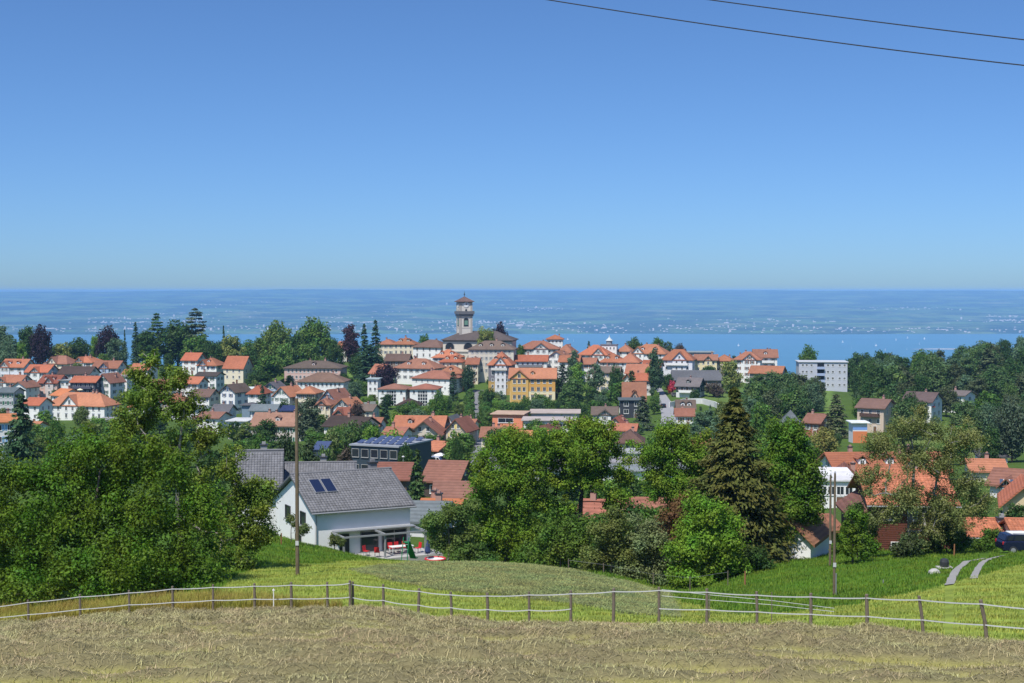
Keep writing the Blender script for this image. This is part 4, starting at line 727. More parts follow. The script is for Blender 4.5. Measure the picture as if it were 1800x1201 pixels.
# trees inside the town
for a in [
 (677, 638, 615, 52, 'dense', PUR, 'copper beech left of the white buildings in town'), (797, 654, 600, 20, 'cypress', FIR, 'slender dark cypress right of the white buildings'), (822, 643, 625, 30, 'dense', FIR, 'dark tree in front of the town hall'),
 (676, 696, 500, 28, 'spruce', FIR, 'pointed spruce before the twin white blocks'), (461, 676, 520, 26, 'fir', FIR, 'dark fir between the white houses on the left'), (500, 703, 505, 28, 'dense', DG, 'dark bush below the green shuttered house'),
 (508, 660, 640, 20, 'cypress', DG, 'narrow dark tree at the corner of the pink school'), (622, 668, 590, 36, 'willow', GG, 'grey green weeping tree left of the copper beech'), (602, 655, 640, 30, 'dense', DG, 'dark tree at the right end of the pink school'), (598, 680, 580, 26, 'round', MG, 'green tree right of the white hall under the school'),
 (540, 696, 400, 56, 'tall', (0.055, 0.075, 0.045), 'grey green tall tree just right of the wooden pole'), (628, 705, 470, 30, 'dense', (0.04, 0.03, 0.025), 'brownish tree beside the small terrace house'), (860, 678, 540, 30, 'round', DG, 'dark tree at the corner of the lane below the grey house'),
 (960, 698, 545, 40, 'dense', MG, 'bushy tree before the yellow school'), (923, 698, 540, 36, 'dense', MG, 'left bushy tree before the yellow school'), (893, 700, 535, 22, 'loose', BROWNISH, 'yellowish small tree left of the yellow school'), (876, 700, 520, 40, 'round2', LG, 'light green tree beside the lane'),
 (1008, 660, 570, 50, 'round', (0.055, 0.10, 0.03), 'large round tree right of the yellow school'), (1015, 636, 600, 36, 'tall', LG, 'bright green tree above the large round tree'), (988, 641, 605, 30, 'cypress', (0.035, 0.055, 0.035), 'dark tree directly right of the yellow school'),
 (1008, 614, 640, 28, 'tall', GG, 'tall loose tree behind the bright green one'), (1047, 633, 610, 44, 'loose', GG, 'grey green loose tree in the park'), (1083, 640, 600, 30, 'round', DG, 'dark tree in the park beside the houses'), (1086, 668, 570, 46, 'round3', MG, 'broad tree left of the steep orange roof'),
 (1110, 652, 590, 22, 'cypress', DG, 'narrow dark tree between white houses'), (1152, 611, 605, 34, 'tall', (0.035, 0.065, 0.03), 'dark poplar left of the street'), (1143, 640, 620, 26, 'round', LG, 'light tree left of the poplar'), (1153, 685, 560, 14, 'shrub', LG, 'round light green shrub at the street'),
 (1130, 695, 470, 44, 'fir', (0.04, 0.055, 0.03), 'dark conifer left of the street'), (1182, 668, 610, 18, 'shrub', (0.3, 0.04, 0.05), 'red leaved bush beside the green chalet'), (1175, 655, 625, 24, 'round', DG, 'dark shrub at the top of the street'),
 (770, 688, 470, 40, 'dense', MG, 'hedge like tree below the right twin block'), (752, 712, 480, 50, 'shrub', MG, 'green bush row below the twin blocks'), (733, 788, 200, 48, 'spruce', (0.035, 0.065, 0.02), 'dense spruce between the brown barn roofs'), (803, 770, 300, 24, 'dense', DG, 'small dark tree on the lawn near the lane'),
 (36, 690, 260, 80, 'fir', (0.03, 0.06, 0.025), 'dark conifer like tree at the left above the bushy tree'), (96, 735, 330, 40, 'dense', MG, 'green tree top above the bushy tree'), (500, 758, 190, 62, 'dense', (0.03, 0.05, 0.022), 'dark tree behind the grey roofs left of the pole'), (545, 770, 185, 56, 'tall', (0.035, 0.055, 0.022), 'dark tree behind the grey roofs right of the pole'),
 (572, 775, 200, 40, 'round', (0.06, 0.10, 0.03), 'green tree behind the chimney of the rear grey roof'), (602, 784, 195, 46, 'tall', (0.055, 0.045, 0.035), 'brownish leafless looking tree before the dark solar building'), (455, 765, 260, 50, 'dense', MG, 'green trees below the mottled long roof'),
 (620, 740, 330, 50, 'dense', (0.05, 0.09, 0.025), 'rounded tree below the dark brown roof'), (655, 745, 320, 50, 'round2', LG, 'light green tree above the solar building'), (690, 760, 300, 60, 'round', MG, 'green tree behind the right end of the solar building'), (585, 745, 300, 40, 'loose', (0.09, 0.12, 0.04), 'pale loose tree above the rear solar roof'),
 (712, 780, 270, 34, 'dense', DG, 'dark tree right of the solar building'), (1450, 752, 330, 56, 'dense', (0.13, 0.13, 0.035), 'yellow olive round tree below the striped block'), (1470, 692, 420, 56, 'fir', (0.055, 0.065, 0.03), 'brown green conifer left of the chalet'), (1385, 735, 300, 46, 'dense', MG, 'green tree beside the pointed hut'),
 (1780, 700, 330, 70, 'dense', (0.045, 0.065, 0.04), 'grey green tree at the right picture edge above the roofs'), (1745, 745, 320, 40, 'round', DG, 'dark tree behind the dark hipped roof'), (1690, 740, 330, 60, 'round3', MG, 'broad tree left of the small meadow'),
 (1320, 690, 400, 70, 'loose', GG, 'silvery loose tree right of the big spruce'), (1340, 700, 340, 60, 'round', MG, 'green tree right behind the big spruce'), (1240, 715, 420, 66, 'loose', GG, 'grey green trees below the curved white wall'), (1265, 735, 330, 50, 'round', GG, 'dull green tree left behind the big spruce'),
 (1195, 745, 330, 30, 'round2', LG, 'bright green tree below the small orange roof strip'), (1155, 752, 300, 50, 'round', (0.06, 0.12, 0.025), 'green treetop below the end of the street'), (845, 715, 440, 16, 'shrub', MG, 'small shrub at the lane mouth'),
]: T(*a, group='trees between the town houses')
rr = random.Random(5)
for i in range(9):                                                    # the double row along the steep lane
    for s in (-1, 1):
        Y = 470 + i * 15; u = 842 - i * 0.6 + s * (15 - i * .4); g = float(ground((u - 900) / FPX * Y, Y)); h = 7.0 + rr.random() * 1.5
        T(u, HY - (g + h) / Y * FPX, Y, 22, rr.choice(['tall', 'round3']), (0.04 + rr.random() * .02, 0.085 + rr.random() * .02, .022), 'leafy tree in the %s row of the steep lane, number %s from its lower end' % ('left' if s < 0 else 'right', 'one two three four five six seven eight nine'.split()[i]), 'trees lining the steep lane', rs=i, name='lane_tree')
def col_word(c):
    if c in (PUR,): return 'purple'
    if c == LG: return 'light green'
    if c == GG: return 'grey green'
    return 'dark green' if c[1] < .07 else 'fresh green' if c[1] > .095 else 'mid green'
SHAPE = {'round': 'round', 'round2': 'rounded', 'round3': 'egg-shaped', 'dense': 'dense', 'tall': 'tall', 'loose': 'loose', 'willow': 'drooping', 'shrub': 'low', 'fir': 'pointed', 'spruce': 'pointed'}
HOUSES = [(o.location.x, o.location.y, o['label'], (o['_w'] ** 2 + o['_d'] ** 2) ** .5 / 2) for o in col.objects if '_w' in o]
def noun(lb):
    for k in (' above ', ' below ', ' beside ', ' left of ', ' right of ', ' behind ', ' before ', ' between ', ' at the ', ' under ', ' near ', ' on the ', ' in front ', ' next to ', ' amid ', ' half ', ' cut by', ' among', ' beyond', ' inside ', ' seen ', ' mostly', ' just ', ' directly ', ' peeping', ' right behind', ' hidden', ' over '):
        lb = lb.split(k)[0]
    return ' '.join(lb.split()[:5]).removesuffix(' and').removesuffix(' with').removesuffix(' of').removesuffix(' a').removesuffix(' with')
def near_house(x, y):
    a, b, lb, c_ = min(HOUSES, key=lambda h: (h[0] - x) ** 2 + ((h[1] - y) * .6) ** 2)
    return ('in front of the ' if y < b - 2 else 'behind the ' if y > b + 2 else 'left of the ' if x < a else 'right of the ') + noun(lb)
# gardens: small trees and hedges with nothing to tell them apart
spots = []
for i in range(900):
    u, Y = rr.uniform(-60, 1420), rr.uniform(300, 705)
    if abs(u - 842) < 16 or 1135 < u < 1200 and Y > 380: continue
    spots.append((u, Y))
placed = [(o.location.x, o.location.y, (o['_w'] ** 2 + o['_d'] ** 2) ** .5 / 2) for o in col.objects if '_w' in o]
k = 0
for (u, Y) in spots:
    x = (u - 900) / FPX * Y
    if any((x - a) ** 2 + (Y - b) ** 2 < (c * .8 + 1.5) ** 2 for a, b, c in placed): continue
    g = gz(x, Y); h = rr.uniform(3.2, 9.0); kind = rr.choice(['round', 'round2', 'dense', 'shrub', 'loose', 'tall'])
    if any(b - 16 < Y < b and abs(x - a) < c + 2 for a, b, c in placed): h = min(h, 4.0)
    c0_ = rr.choice([DG, DG, MG, MG, (0.06, 0.11, .025), GG, LG, (0.07, 0.1, 0.025)])
    T(u, HY - (g + h) / Y * FPX, Y, h * rr.uniform(.8, 1.25) * FPX / Y, kind, c0_, '%s %s %s %s' % (SHAPE[kind], col_word(c0_), 'bush' if h < 4.2 else 'tree', near_house(x, Y)), 'garden trees of the town', rs=k, name='garden_shrub' if h < 4.2 else 'garden_tree', cat='shrub' if h < 4.2 else 'tree'); k += 1
    if k >= 270: break
for i in range(400):                                                  # the gardens below and right of the church
    u, Y = rr.uniform(850, 1160), rr.uniform(430, 640); x = (u - 900) / FPX * Y
    if abs(u - 842) < 18 or u > 1150 or any((x - a) ** 2 + (Y - b) ** 2 < (c * .8 + 2) ** 2 for a, b, c in placed): continue
    g = gz(x, Y); h = rr.uniform(4.5, 9.5); kind = rr.choice(['round', 'round2', 'dense', 'tall', 'willow'])
    if any(b - 20 < Y < b and abs(x - a) < c + 2 for a, b, c in placed): h = min(h, 4.0)
    c0_ = rr.choice([DG, DG, MG, (0.06, 0.11, .025), GG]); placed.append((x, Y, 2.5))
    T(u, HY - (g + h) / Y * FPX, Y, h * rr.uniform(.8, 1.1) * FPX / Y, kind, c0_, '%s %s park tree %s' % (SHAPE[kind], col_word(c0_), near_house(x, Y)), 'garden trees of the town', rs=i, name='park_tree'); k += 1
    if k >= 320: break
# the wooded slope on the right
def wood(n, u0, u1, Y0, Y1, hh, label, group, test=None, seed=3):
    r = random.Random(seed); k = 0
    for _ in range(n * 6):
        u, Y = r.uniform(u0, u1), r.uniform(Y0, Y1); x = (u - 900) / FPX * Y
        if test and not test(u, Y): continue
        if any((x - a) ** 2 + (Y - b) ** 2 < (c + 4) ** 2 or (b - 11 < Y < b and abs(x - a) < c + 3) for a, b, c in placed): continue
        g = gz(x, Y); h = r.uniform(*hh)
        if any(b - 60 < Y < b and abs(x - a) < c + 3 for a, b, c in placed): h *= .42
        kind = r.choice(['round', 'round3', 'dense', 'tall', 'dense', 'tall', 'willow', 'fir' if r.random() < .35 else 'round2'])
        c = r.choice([DG, DG, MG, (0.04, 0.075, .025), (0.05, 0.085, 0.03), (0.05, 0.065, 0.03), GG, (0.06, 0.10, 0.028)])
        T(u, HY - (g + h) / Y * FPX, Y, h * r.uniform(.62, .9) * FPX / Y, kind, c, ('%s %s tree %s' % (SHAPE[kind], col_word(c), label(u, Y))).replace('tree bush', 'bush'), group, rs=k, name='wood_tree' if kind != 'fir' else 'wood_conifer'); k += 1
        if k >= n: break
wood(125, 1475, 1960, 530, 860, (13, 19), lambda u, Y: 'in the %s %s of the wooded slope' % ('upper' if Y > 740 else 'middle' if Y > 630 else 'lower', 'left part' if u < 1600 else 'centre' if u < 1720 else 'right part'), 'trees of the wooded slope', lambda u, Y: u > 1500 + (Y - 530) * -.05 and not (1440 < u < 1475) and not (u < 1530 and Y > 740))
wood(40, 1320, 1470, 460, 650, (9, 15), lambda u, Y: 'in the %s %s of the thicket by the apartments' % ('back' if Y > 580 else 'middle' if Y > 520 else 'front', 'left' if u < 1370 else 'middle' if u < 1420 else 'right'), 'trees of the thicket below the barn', lambda u, Y: not (1435 < u < 1475) and not (u > 1395 and Y > 610) and not (1300 < u < 1380 and Y > 575), 8)
wood(74, 1450, 1900, 380, 560, (8, 14), lambda u, Y: 'at wood edge %s' % near_house((u - 900) / FPX * Y, Y), 'trees at the lower wood edge', None, 12)
wood(14, 1225, 1330, 470, 560, (3, 6), lambda u, Y: 'bush on the slope under the curved wall, %s' % ('to the left' if u < 1260 else 'in the middle' if u < 1295 else 'to the right'), 'bushes under the curved wall', None, 15)
# ---------------------------------------------------------------- church and the large single buildings
def church():
    Y = 690; b0 = at(843, 597, Y); g = gz(b0.x, Y + 8); r = empty('church', (b0.x, Y + 8, g), R(-8)); tag(r, 'church with square clock tower, tall cream walls and dark roof', 'church')
    nw, nd_, H = 122 * Y / FPX, 17.0, b0.z - g; rise = zpix(583, Y + 8) - b0.z; WC = (0.66, 0.60, 0.50)
    walls_mb('box', nw, nd_, H, 0).build('wall', M['plaster'], r, color=WC)
    roof_mb('hip', nw, nd_, rise, 1.1, hipf=.5).build('roof', M['tile'], r, loc=(0, 0, H), color=(0.11, 0.09, 0.085))
    mb = MB(); mb.box(-nw / 2 - .4, nw / 2 + .4, -nd_ / 2 - .4, nd_ / 2 + .4, H - 6.2, H - 5.6); mb.build('cornice', M['plaster'], r, color=(0.5, 0.46, 0.4))
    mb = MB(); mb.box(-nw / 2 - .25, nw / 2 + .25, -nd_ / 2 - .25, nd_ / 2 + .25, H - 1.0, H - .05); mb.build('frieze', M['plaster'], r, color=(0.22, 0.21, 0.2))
    def arch(parent, w, h, loc, rz=0, c=None, nm='arched_window'):
        mb = MB(); n_ = 9; pts = [(-w / 2, 0), (w / 2, 0)] + [(math.cos(math.pi * i / n_) * w / 2, h - w / 2 + math.sin(math.pi * i / n_) * w / 2) for i in range(n_ + 1)]
        mb.prism([(x * 1.22, z * 1.06 - .1) for x, z in pts], 'y', -.06, .05, 1); mb.prism(pts, 'y', -.12, -.05, 0)
        o = mb.build(nm, [M['glass'] if c is None else M['paint'], M['plaster']], parent, loc, rz, color=c or (0.5, 0.46, 0.4)); return o
    for u in (-.40, -.13, .13, .40):
        arch(r, 4.2, 3.0, (u * nw, -nd_ / 2, H - 4.6))
    for u in np.linspace(-.44, .44, 12): arch(r, 1.2, 2.6, (u * nw, -nd_ / 2, H - 10.2))
    tw = 28.5 * Y / FPX / 1.26; tx = at(815, 560, Y).x - b0.x; ty = 0.0; yw = R(25)
    zt = zpix(532.5, Y) - g; zb = zpix(551, Y) - g
    t = MB(); t.box(-tw / 2, tw / 2, -tw / 2, tw / 2, H - 1, zt); tower = t.build('tower', M['plaster'], r, (tx, ty, 0), yw, color=(0.70, 0.65, 0.57))
    for sx in (-1, 1):
        for sy in (-1, 1):
            m2 = MB(); m2.box(*sorted((sx * (tw / 2 - .9), sx * (tw / 2 + .12))), *sorted((sy * (tw / 2 - .9), sy * (tw / 2 + .12))), H - 1, zt - .3); m2.build('corner_pier', M['plaster'], tower, color=(0.45, 0.41, 0.36))
    m2 = MB(); m2.box(-tw / 2 - .9, tw / 2 + .9, -tw / 2 - .9, tw / 2 + .9, zb - .5, zb); m2.box(-tw / 2 - .5, tw / 2 + .5, -tw / 2 - .5, tw / 2 + .5, zb - 1.6, zb - .5)
    for sx in (-1, 1): m2.box(*sorted((sx * (tw / 2 + .78), sx * (tw / 2 + .9))), -tw / 2 - .9, tw / 2 + .9, zb, zb + 1.0); m2.box(-tw / 2 - .78, tw / 2 + .78, *sorted((sx * (tw / 2 + .78), sx * (tw / 2 + .9))), zb, zb + 1.0)
    m2.build('gallery', M['paint'], tower, color=(0.16, 0.16, 0.17))
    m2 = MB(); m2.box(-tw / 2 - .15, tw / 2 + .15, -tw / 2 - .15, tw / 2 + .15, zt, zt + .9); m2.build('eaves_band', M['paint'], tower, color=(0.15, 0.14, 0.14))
    rf = roof_mb('hip', tw, tw, zpix(523, Y) - zpix(530, Y), .9, hipf=.5).build('roof', M['tile'], tower, (0, 0, zt + .9), color=(0.15, 0.10, 0.09))
    m2 = MB(); zr = zt + .9 + zpix(523, Y) - zpix(530, Y); m2.tube([(0, 0, zr - .2), (0, 0, zr + .7), (0, 0, zr + 1.2), (0, 0, zr + 1.8), (0, 0, zr + 2.8)], [.14, .12, .4, .1, .04], 7); m2.build('spire', M['dark'], tower)
    for rz in (0, -math.pi / 2):
        q = Matrix.Rotation(rz, 3, 'Z')
        m2 = MB(); m2.prism([(1.35 * math.cos(a), zb + 4.1 + 1.35 * math.sin(a)) for a in np.linspace(0, 2 * math.pi, 20, endpoint=False)][::-1], 'y', -tw / 2 - .2, -tw / 2)
        m2.box(-.1, .1, -tw / 2 - .27, -tw / 2 - .2, zb + 4.0, zb + 5.2, 1); m2.prism([(-.1, zb + 4.1), (0, zb + 4.0), (.8, zb + 4.55), (.72, zb + 4.68)], 'y', -tw / 2 - .28, -tw / 2 - .21, 1)
        m2.build('clock', [M['white'], M['dark']], tower, rz=rz)
        arch(tower, .9, 1.9, q @ Vector((0, -tw / 2, zb + .15)), rz)
        arch(tower, 2.3, 4.2, q @ Vector((0, -tw / 2, zb - 6.4)), rz, nm='belfry_opening')
        m2 = MB(); m2.box(-.85, .85, -tw / 2 - .16, -tw / 2 - .1, zb - 5.8, zb - 3.6); m2.build('louvre', M['paint'], tower, rz=rz, color=(0.16, 0.30, 0.22))
        m2 = MB(); m2.box(-tw / 2 + .9, tw / 2 - .9, -tw / 2 - .06, -tw / 2, zb - 7.4, zb - 7.1); m2.build('string_course', M['plaster'], tower, rz=rz, color=(0.42, 0.38, 0.33))
    return r
church()
def domed_turret():
    Y = 705; p = at(1071, 607, Y); g = gz(p.x, Y); r = empty('domed_turret', (p.x, Y, g), R(-10)); tag(r, 'white house with pale domed turret on the skyline', 'house', 'houses of the hillside town')
    H = p.z - g; mb = MB(); mb.box(-3.9, 3.9, -3, 3, -1, H); mb.build('wall', M['plaster'], r, color=W_)
    mb = MB(); mb.box(-4.2, 4.2, -3.3, 3.3, H, H + .5); mb.build('parapet', M['paint'], r, color=(0.16, 0.16, 0.18))
    mb = MB(); mb.tube([(0, 0, H + .5), (0, 0, H + 2.2)], 1.5, 8); mb.build('drum', M['paint'], r, color=(0.3, 0.32, 0.34))
    mb = MB(); mb.tube([(0, 0, H + 2.2), (0, 0, H + 2.7), (0, 0, H + 3.4), (0, 0, H + 3.9), (0, 0, H + 5.2)], [1.9, 1.5, .75, .3, .05], 10); mb.build('dome', M['paint'], r, color=(0.5, 0.55, 0.56))
    put_windows(r, 4, 7, H, ('f', -3), '', (1, 1, 1), .8, 1.2, 4)
domed_turret()
def apartment(px, Y, ye, wpx, dpt, fl, label, yaw):
    p = at(px, ye, Y); yw = R(yaw); cx, cy = p.x - math.sin(yw) * dpt / 2, Y + math.cos(yw) * dpt / 2; g = gz(cx, cy); r = empty('apartment_block', (cx, cy, g), yw); tag(r, label, 'apartment block')
    wd, H = wpx * Y / FPX, p.z - g; C = (0.48, 0.50, 0.56); walls_mb('box', wd, dpt, H, 0).build('wall', M['plaster'], r, color=C)
    roof_mb('flat', wd, dpt, 0, .5).build('roof', M['paint'], r, (0, 0, H), color=(0.55, 0.56, 0.58))
    mb = MB(); mb.box(-wd * .12, wd * .02, -dpt / 2 - .04, -dpt / 2 - .01, H - fl * 3, H - .4); mb.build('loggia_recess', M['glass'], r)
    for k in range(fl):
        z = H - 3 * (k + 1); mb = MB(); mb.box(-wd * .13, wd * .03, -dpt / 2 - 1.2, -dpt / 2 - .05, z - .2, z); mb.box(-wd * .13, wd * .03, -dpt / 2 - 1.2, -dpt / 2 - 1.1, z, z + 1.0); mb.build('balcony', M['paint'], r, color=(0.35, 0.42, 0.6))
        for u in (-.42, -.34, -.24, .10, .20, .34, .44): link('window', window_mesh(1.0, 1.1, ''), r, (u * wd, -dpt / 2, z + 1.6), 0)
    return r
apartment(1447, 655, 637, 84, 14, 4, 'grey white apartment block with blue balconies on the green slope', -6)
# ---------------------------------------------------------------- house-building at close range: real tile courses
def tile_field(L, S, tw, th, t=.065):
    """roof tiles on a slope: L along the eaves, S up the slope, in local (u, v, height): rounded pans stepping over each other"""
    nu_, nv_ = int(L / tw), int(S / th); V, F_ = [], []
    prof = [(0, 0.0), (.18, .045), (.5, .06), (.82, .045), (1, 0.0)]
    for j in range(nv_):
        v0, v1 = j * th, (j + 1) * th + .03
        for i in range(nu_):
            n0 = len(V)
            for f, hgt in prof: V.append((i * tw + f * tw, v0, hgt + t + .02))
            for f, hgt in prof: V.append((i * tw + f * tw, v1, hgt + .02))
            for f, hgt in prof: V.append((i * tw + f * tw, v0, .0))
            for q in range(4): F_.append((n0 + q, n0 + q + 1, n0 + 6 + q, n0 + 5 + q)); F_.append((n0 + 10 + q, n0 + 11 + q, n0 + 1 + q, n0 + q))
    return np.array(V), np.array(F_)
def tiled_mesh(name, L, S, tw, th, m):
    V, F_ = tile_field(L, S, tw, th); return np_mesh(name, V, F_, m)
def tile_mat(name, c, v=.2):
    m, n, b = mat(name); b.inputs['Roughness'].default_value = .7; b.inputs['Specular IOR Level'].default_value = .25
    ge = nd(n, 'ShaderNodeNewGeometry'); rgb = nd(n, 'ShaderNodeRGB'); rgb.outputs[0].default_value = (*c, 1); tc = nd(n, 'ShaderNodeTexCoord'); nz = nd(n, 'ShaderNodeTexNoise', Scale=.8, Detail=4.0); n.links.new(tc.outputs['Object'], nz.inputs['Vector'])
    q = scaled_color(n, rgb.outputs[0], ge.outputs['Random Per Island'], 1 - v, 1 + v); n.links.new(scaled_color(n, q, nz.outputs[0], .75, 1.25), b.inputs['Base Color']); return m
TGREY = tile_mat('grey_concrete_tile', (0.165, 0.165, 0.175), .16); TORA = tile_mat('orange_clay_tile', (0.42, 0.155, 0.085), .26)
def close_roof(root, L, half, H, rise, ov, ovg, tm, base_c, tw=.3, th=.40, name='roof', both=True):
    """gable roof with ridge along x over half-depth `half`; every slope carries a field of tiles"""
    ro = roof_mb('gx', L, half * 2, rise, ov, t=.16).build(name, M['paint'], root, (0, 0, H), color=base_c)
    s = rise / half; ang = math.atan(s); S = math.hypot(half + ov, (half + ov) * s); Lt = L + ov * 2
    for sgn in ((-1, 1) if both else (-1,)):
        o = link('tiles', tiled_mesh('tiles', Lt, S, tw, th, tm), ro); o['kind'] = 'stuff'
        y0, z0 = sgn * (half + ov), -s * ov + .165
        if sgn < 0: o.matrix_local = Matrix.Translation((-Lt / 2, y0, z0)) @ Matrix.Rotation(ang, 4, 'X')
        else: o.matrix_local = Matrix.Translation((Lt / 2, y0, z0)) @ Matrix.Rotation(math.pi, 4, 'Z') @ Matrix.Rotation(ang, 4, 'X')
    mb = MB(); mb.tube([(-Lt / 2, 0, rise + .24), (Lt / 2, 0, rise + .24)], .12, 8); mb.build('ridge_cap', tm, ro)
    mb = MB(); e = half + ov; mb.tube([(-Lt / 2, -e - .08, -s * ov + .06), (Lt / 2, -e - .08, -s * ov + .06)], .08, 8); mb.build('gutter', M['grey'], ro)
    return ro
def big_window(root, w, h, loc, rz=0, fr=None, bars=1):
    """window set back in its reveal, with frame, sill and pane"""
    mb = MB(); a, b = w / 2, h / 2
    mb.box(-a - .06, -a, -.10, .03, -b - .06, b + .06); mb.box(a, a + .06, -.10, .03, -b - .06, b + .06); mb.box(-a, a, -.10, .03, b, b + .06); mb.box(-a, a, -.10, .03, -b - .06, -b)
    for i in range(bars): x = -a + w * (i + 1) / (bars + 1); mb.box(x - .03, x + .03, -.05, .01, -b, b)
    o = mb.build('window', fr or M['white'], root, loc, rz)
    mb = MB(); mb.box(-a, a, -.03, .0, -b, b); mb.build('pane', M['glass'], o)
    mb = MB(); mb.box(-a - .12, a + .12, -.2, .02, -b - .14, -b - .07); mb.build('sill', M['grey'], o)
    return o
def modern_house():
    P = at(553, 902, 130.0); yw = R(27); L, D = 9.5, 11.6; H = 4.5; g = P.z - H
    c = Vector((P.x, P.y, g)) + Matrix.Rotation(yw, 3, 'Z') @ Vector((L / 2, D / 2, 0)); r = empty('modern_house', c, yw); tag(r, 'white modern house with grey tiled roof, solar panels and pergola terrace', 'house')
    rise = zpix(839, 135.5) - P.z
    wl = MB(); wl.prism([(-D / 2, -1.5), (D / 2, -1.5), (D / 2, H), (0, H + rise), (-D / 2, H)], 'x', -L / 2, L / 2); wl.build('wall', M['plaster'], r, color=(0.80, 0.80, 0.80))
    ro = close_roof(r, L, D / 2, H + .12, rise, .45, .45, TGREY, (0.12, 0.125, 0.135))
    s = rise / (D / 2); an = math.atan(s)
    for k in range(2):
        mb = MB(); mb.box(0, 1.05, 0, 2.35, .10, .2, 0); mb.box(.05, 1.0, .05, 2.3, .2, .215, 1); o = mb.build('solar_panel', [M['grey'], M['solar']], ro)
        o.matrix_local = Matrix.Translation((-L / 2 + .9 + k * 1.15, -D / 2 + 2.35, s * 2.35 + .20)) @ Matrix.Rotation(an, 4, 'X')
    link('chimney', chimney_mesh(.9), ro, (L / 2 - 1.4, .35, rise - .1), color=(0.2, 0.2, 0.21))
    big_window(r, 1.35, 1.15, (-L / 2 - .01, 1.9, H - .95), -math.pi / 2, M['dark'], 0); big_window(r, 1.35, 1.15, (-L / 2 - .01, -2.6, H - .95), -math.pi / 2, M['dark'], 0); big_window(r, 1.5, .7, (-L / 2 - .01, -1.2, H - 3.1), -math.pi / 2, M['dark'], 2)
    mb = MB(); mb.tube([(-L / 2 + .12, -D / 2 - .12, H - .2), (-L / 2 + .12, -D / 2 - .12, 1.2)], .05, 8); mb.build('downpipe', M['grey'], r)
    big_window(r, 1.7, 1.85, (.6, -D / 2 - .01, 1.45), 0, M['grey'], 0); big_window(r, 2.4, 1.85, (3.1, -D / 2 - .01, 1.45), 0, M['grey'], 1)
    mb = MB(); mb.box(-2.35, -1.4, -D / 2 - .06, -D / 2, .45, 2.35); mb.build('door', M['dark'], r)
    tr = MB(); tr.box(-3.4, L / 2 + 1.8, -D / 2 - 3.6, -D / 2 - .01, -1.5, .42); tr.build('terrace', M['concrete'], r)
    pg = {'post': [(-3.1, -3.2), (.9, -3.2), (L / 2 + .2, -3.2), (L / 2 + 1.4, -3.2)]}
    for (x, y) in pg['post'][:3]:
        mb = MB(); mb.box(x - .08, x + .08, -D / 2 + y - .08, -D / 2 + y + .08, .42, 2.5); mb.build('pergola_post', M['grey'], r)
    for x in (-3.1, .9, L / 2 + .2):
        mb = MB(); mb.box(x - .08, x + .08, -D / 2 - 3.3, -D / 2, 2.51, 2.66); mb.build('pergola_beam', M['grey'], r)
    mb = MB(); mb.box(-3.25, L / 2 + .4, -D / 2 - 3.42, -D / 2 - 3.28, 2.52, 2.67); mb.build('pergola_beam', M['grey'], r)
    mb = MB(); mb.box(-3.1, L / 2 + .2, -D / 2 - .9, -D / 2 - .03, 2.68, 2.76); mb.build('awning_box', M['grey'], r)
    mb = MB()
    for k in range(8): mb.box(L / 2 + .5 + k * .16, L / 2 + .53 + k * .16, -D / 2 - 3.5, -D / 2 - 3.46, .42, 1.4)
    mb.box(L / 2 + .45, L / 2 + 1.8, -D / 2 - 3.52, -D / 2 - 3.44, 1.4, 1.46); mb.build('railing', M['grey'], r)
    return r, D
mh, MD = modern_house()
mhm = Matrix.LocRotScale(mh.location, mh.rotation_euler, None)
RED = simple('red_plastic', (0.55, 0.03, 0.035), .4); GRN = simple('green_plastic', (0.02, 0.22, 0.09), .4); BLUEP = simple('dark_blue_cloth', (0.03, 0.05, 0.14), .7)
def chair(x, y, rz, label):
    o = empty('garden_chair', mhm @ Vector((x, -MD / 2 + y, .425)), mh.rotation_euler.z + rz); tag(o, label, 'chair', 'red terrace chairs')
    m = MB(); m.box(-.23, .23, -.22, .22, .42, .47); m.build('seat', RED, o); m = MB(); m.prism([(.2, .47), (.27, .95), (.31, .95), (.24, .47)], 'x', -.23, .23); m.build('backrest', RED, o)
    for sx in (-1, 1):
        for sy in (-1, 1): m = MB(); m.tube([(sx * .2, sy * .19, 0), (sx * .2, sy * .19, .42)], .02, 6); m.build('leg', M['grey'], o)
for a in [(-.3, -1.6, .6, 'red garden chair at the left end of the terrace'), (.4, -2.5, 2.6, 'red garden chair nearest the grass bank'), (2.3, -1.2, 0, 'red chair behind the white terrace table, left of three'), (3.0, -1.15, .2, 'red chair behind the white terrace table, middle of three'), (3.7, -1.2, -.2, 'red chair behind the white terrace table, right of three'), (4.6, -2.2, -1.4, 'red chair at the right end of the terrace table')]: chair(*a)
o = empty('terrace_table', mhm @ Vector((3.0, -MD / 2 - 2.0, .425)), mh.rotation_euler.z); tag(o, 'white table on the terrace under the pergola', 'table')
m = MB(); m.box(-1.1, 1.1, -.45, .45, .70, .75); m.build('tabletop', M['white'], o)
for sx in (-1, 1):
    for sy in (-1, 1): m = MB(); m.box(sx * 1.0 - .03, sx * 1.0 + .03, sy * .38 - .03, sy * .38 + .03, 0, .70); m.build('leg', M['white'], o)
sp_ = at(722, 985, 127); zg = gz(sp_.x, 127)
def on_ground(name, px, Y, rz, label, cat, group=None):
    x = at(px, 900, Y).x; o = empty(name, (x, Y, gz(x, Y)), rz); tag(o, label, cat, group); return o
o = on_ground('playground_slide', 714, 124.5, R(70), 'green slide standing before the terrace', 'slide')
m = MB(); m.prism([(0, 1.9), (.25, 1.9), (1.5, .25), (1.9, .2), (1.9, .12), (1.45, .15), (.2, 1.78), (0, 1.78)], 'y', -.28, .28); m.build('chute', GRN, o)
for s in (-1, 1): m = MB(); m.tube([(-.5, s * .28, 0), (0, s * .26, 2.3)], .04, 6); m.build('ladder_rail', GRN, o)
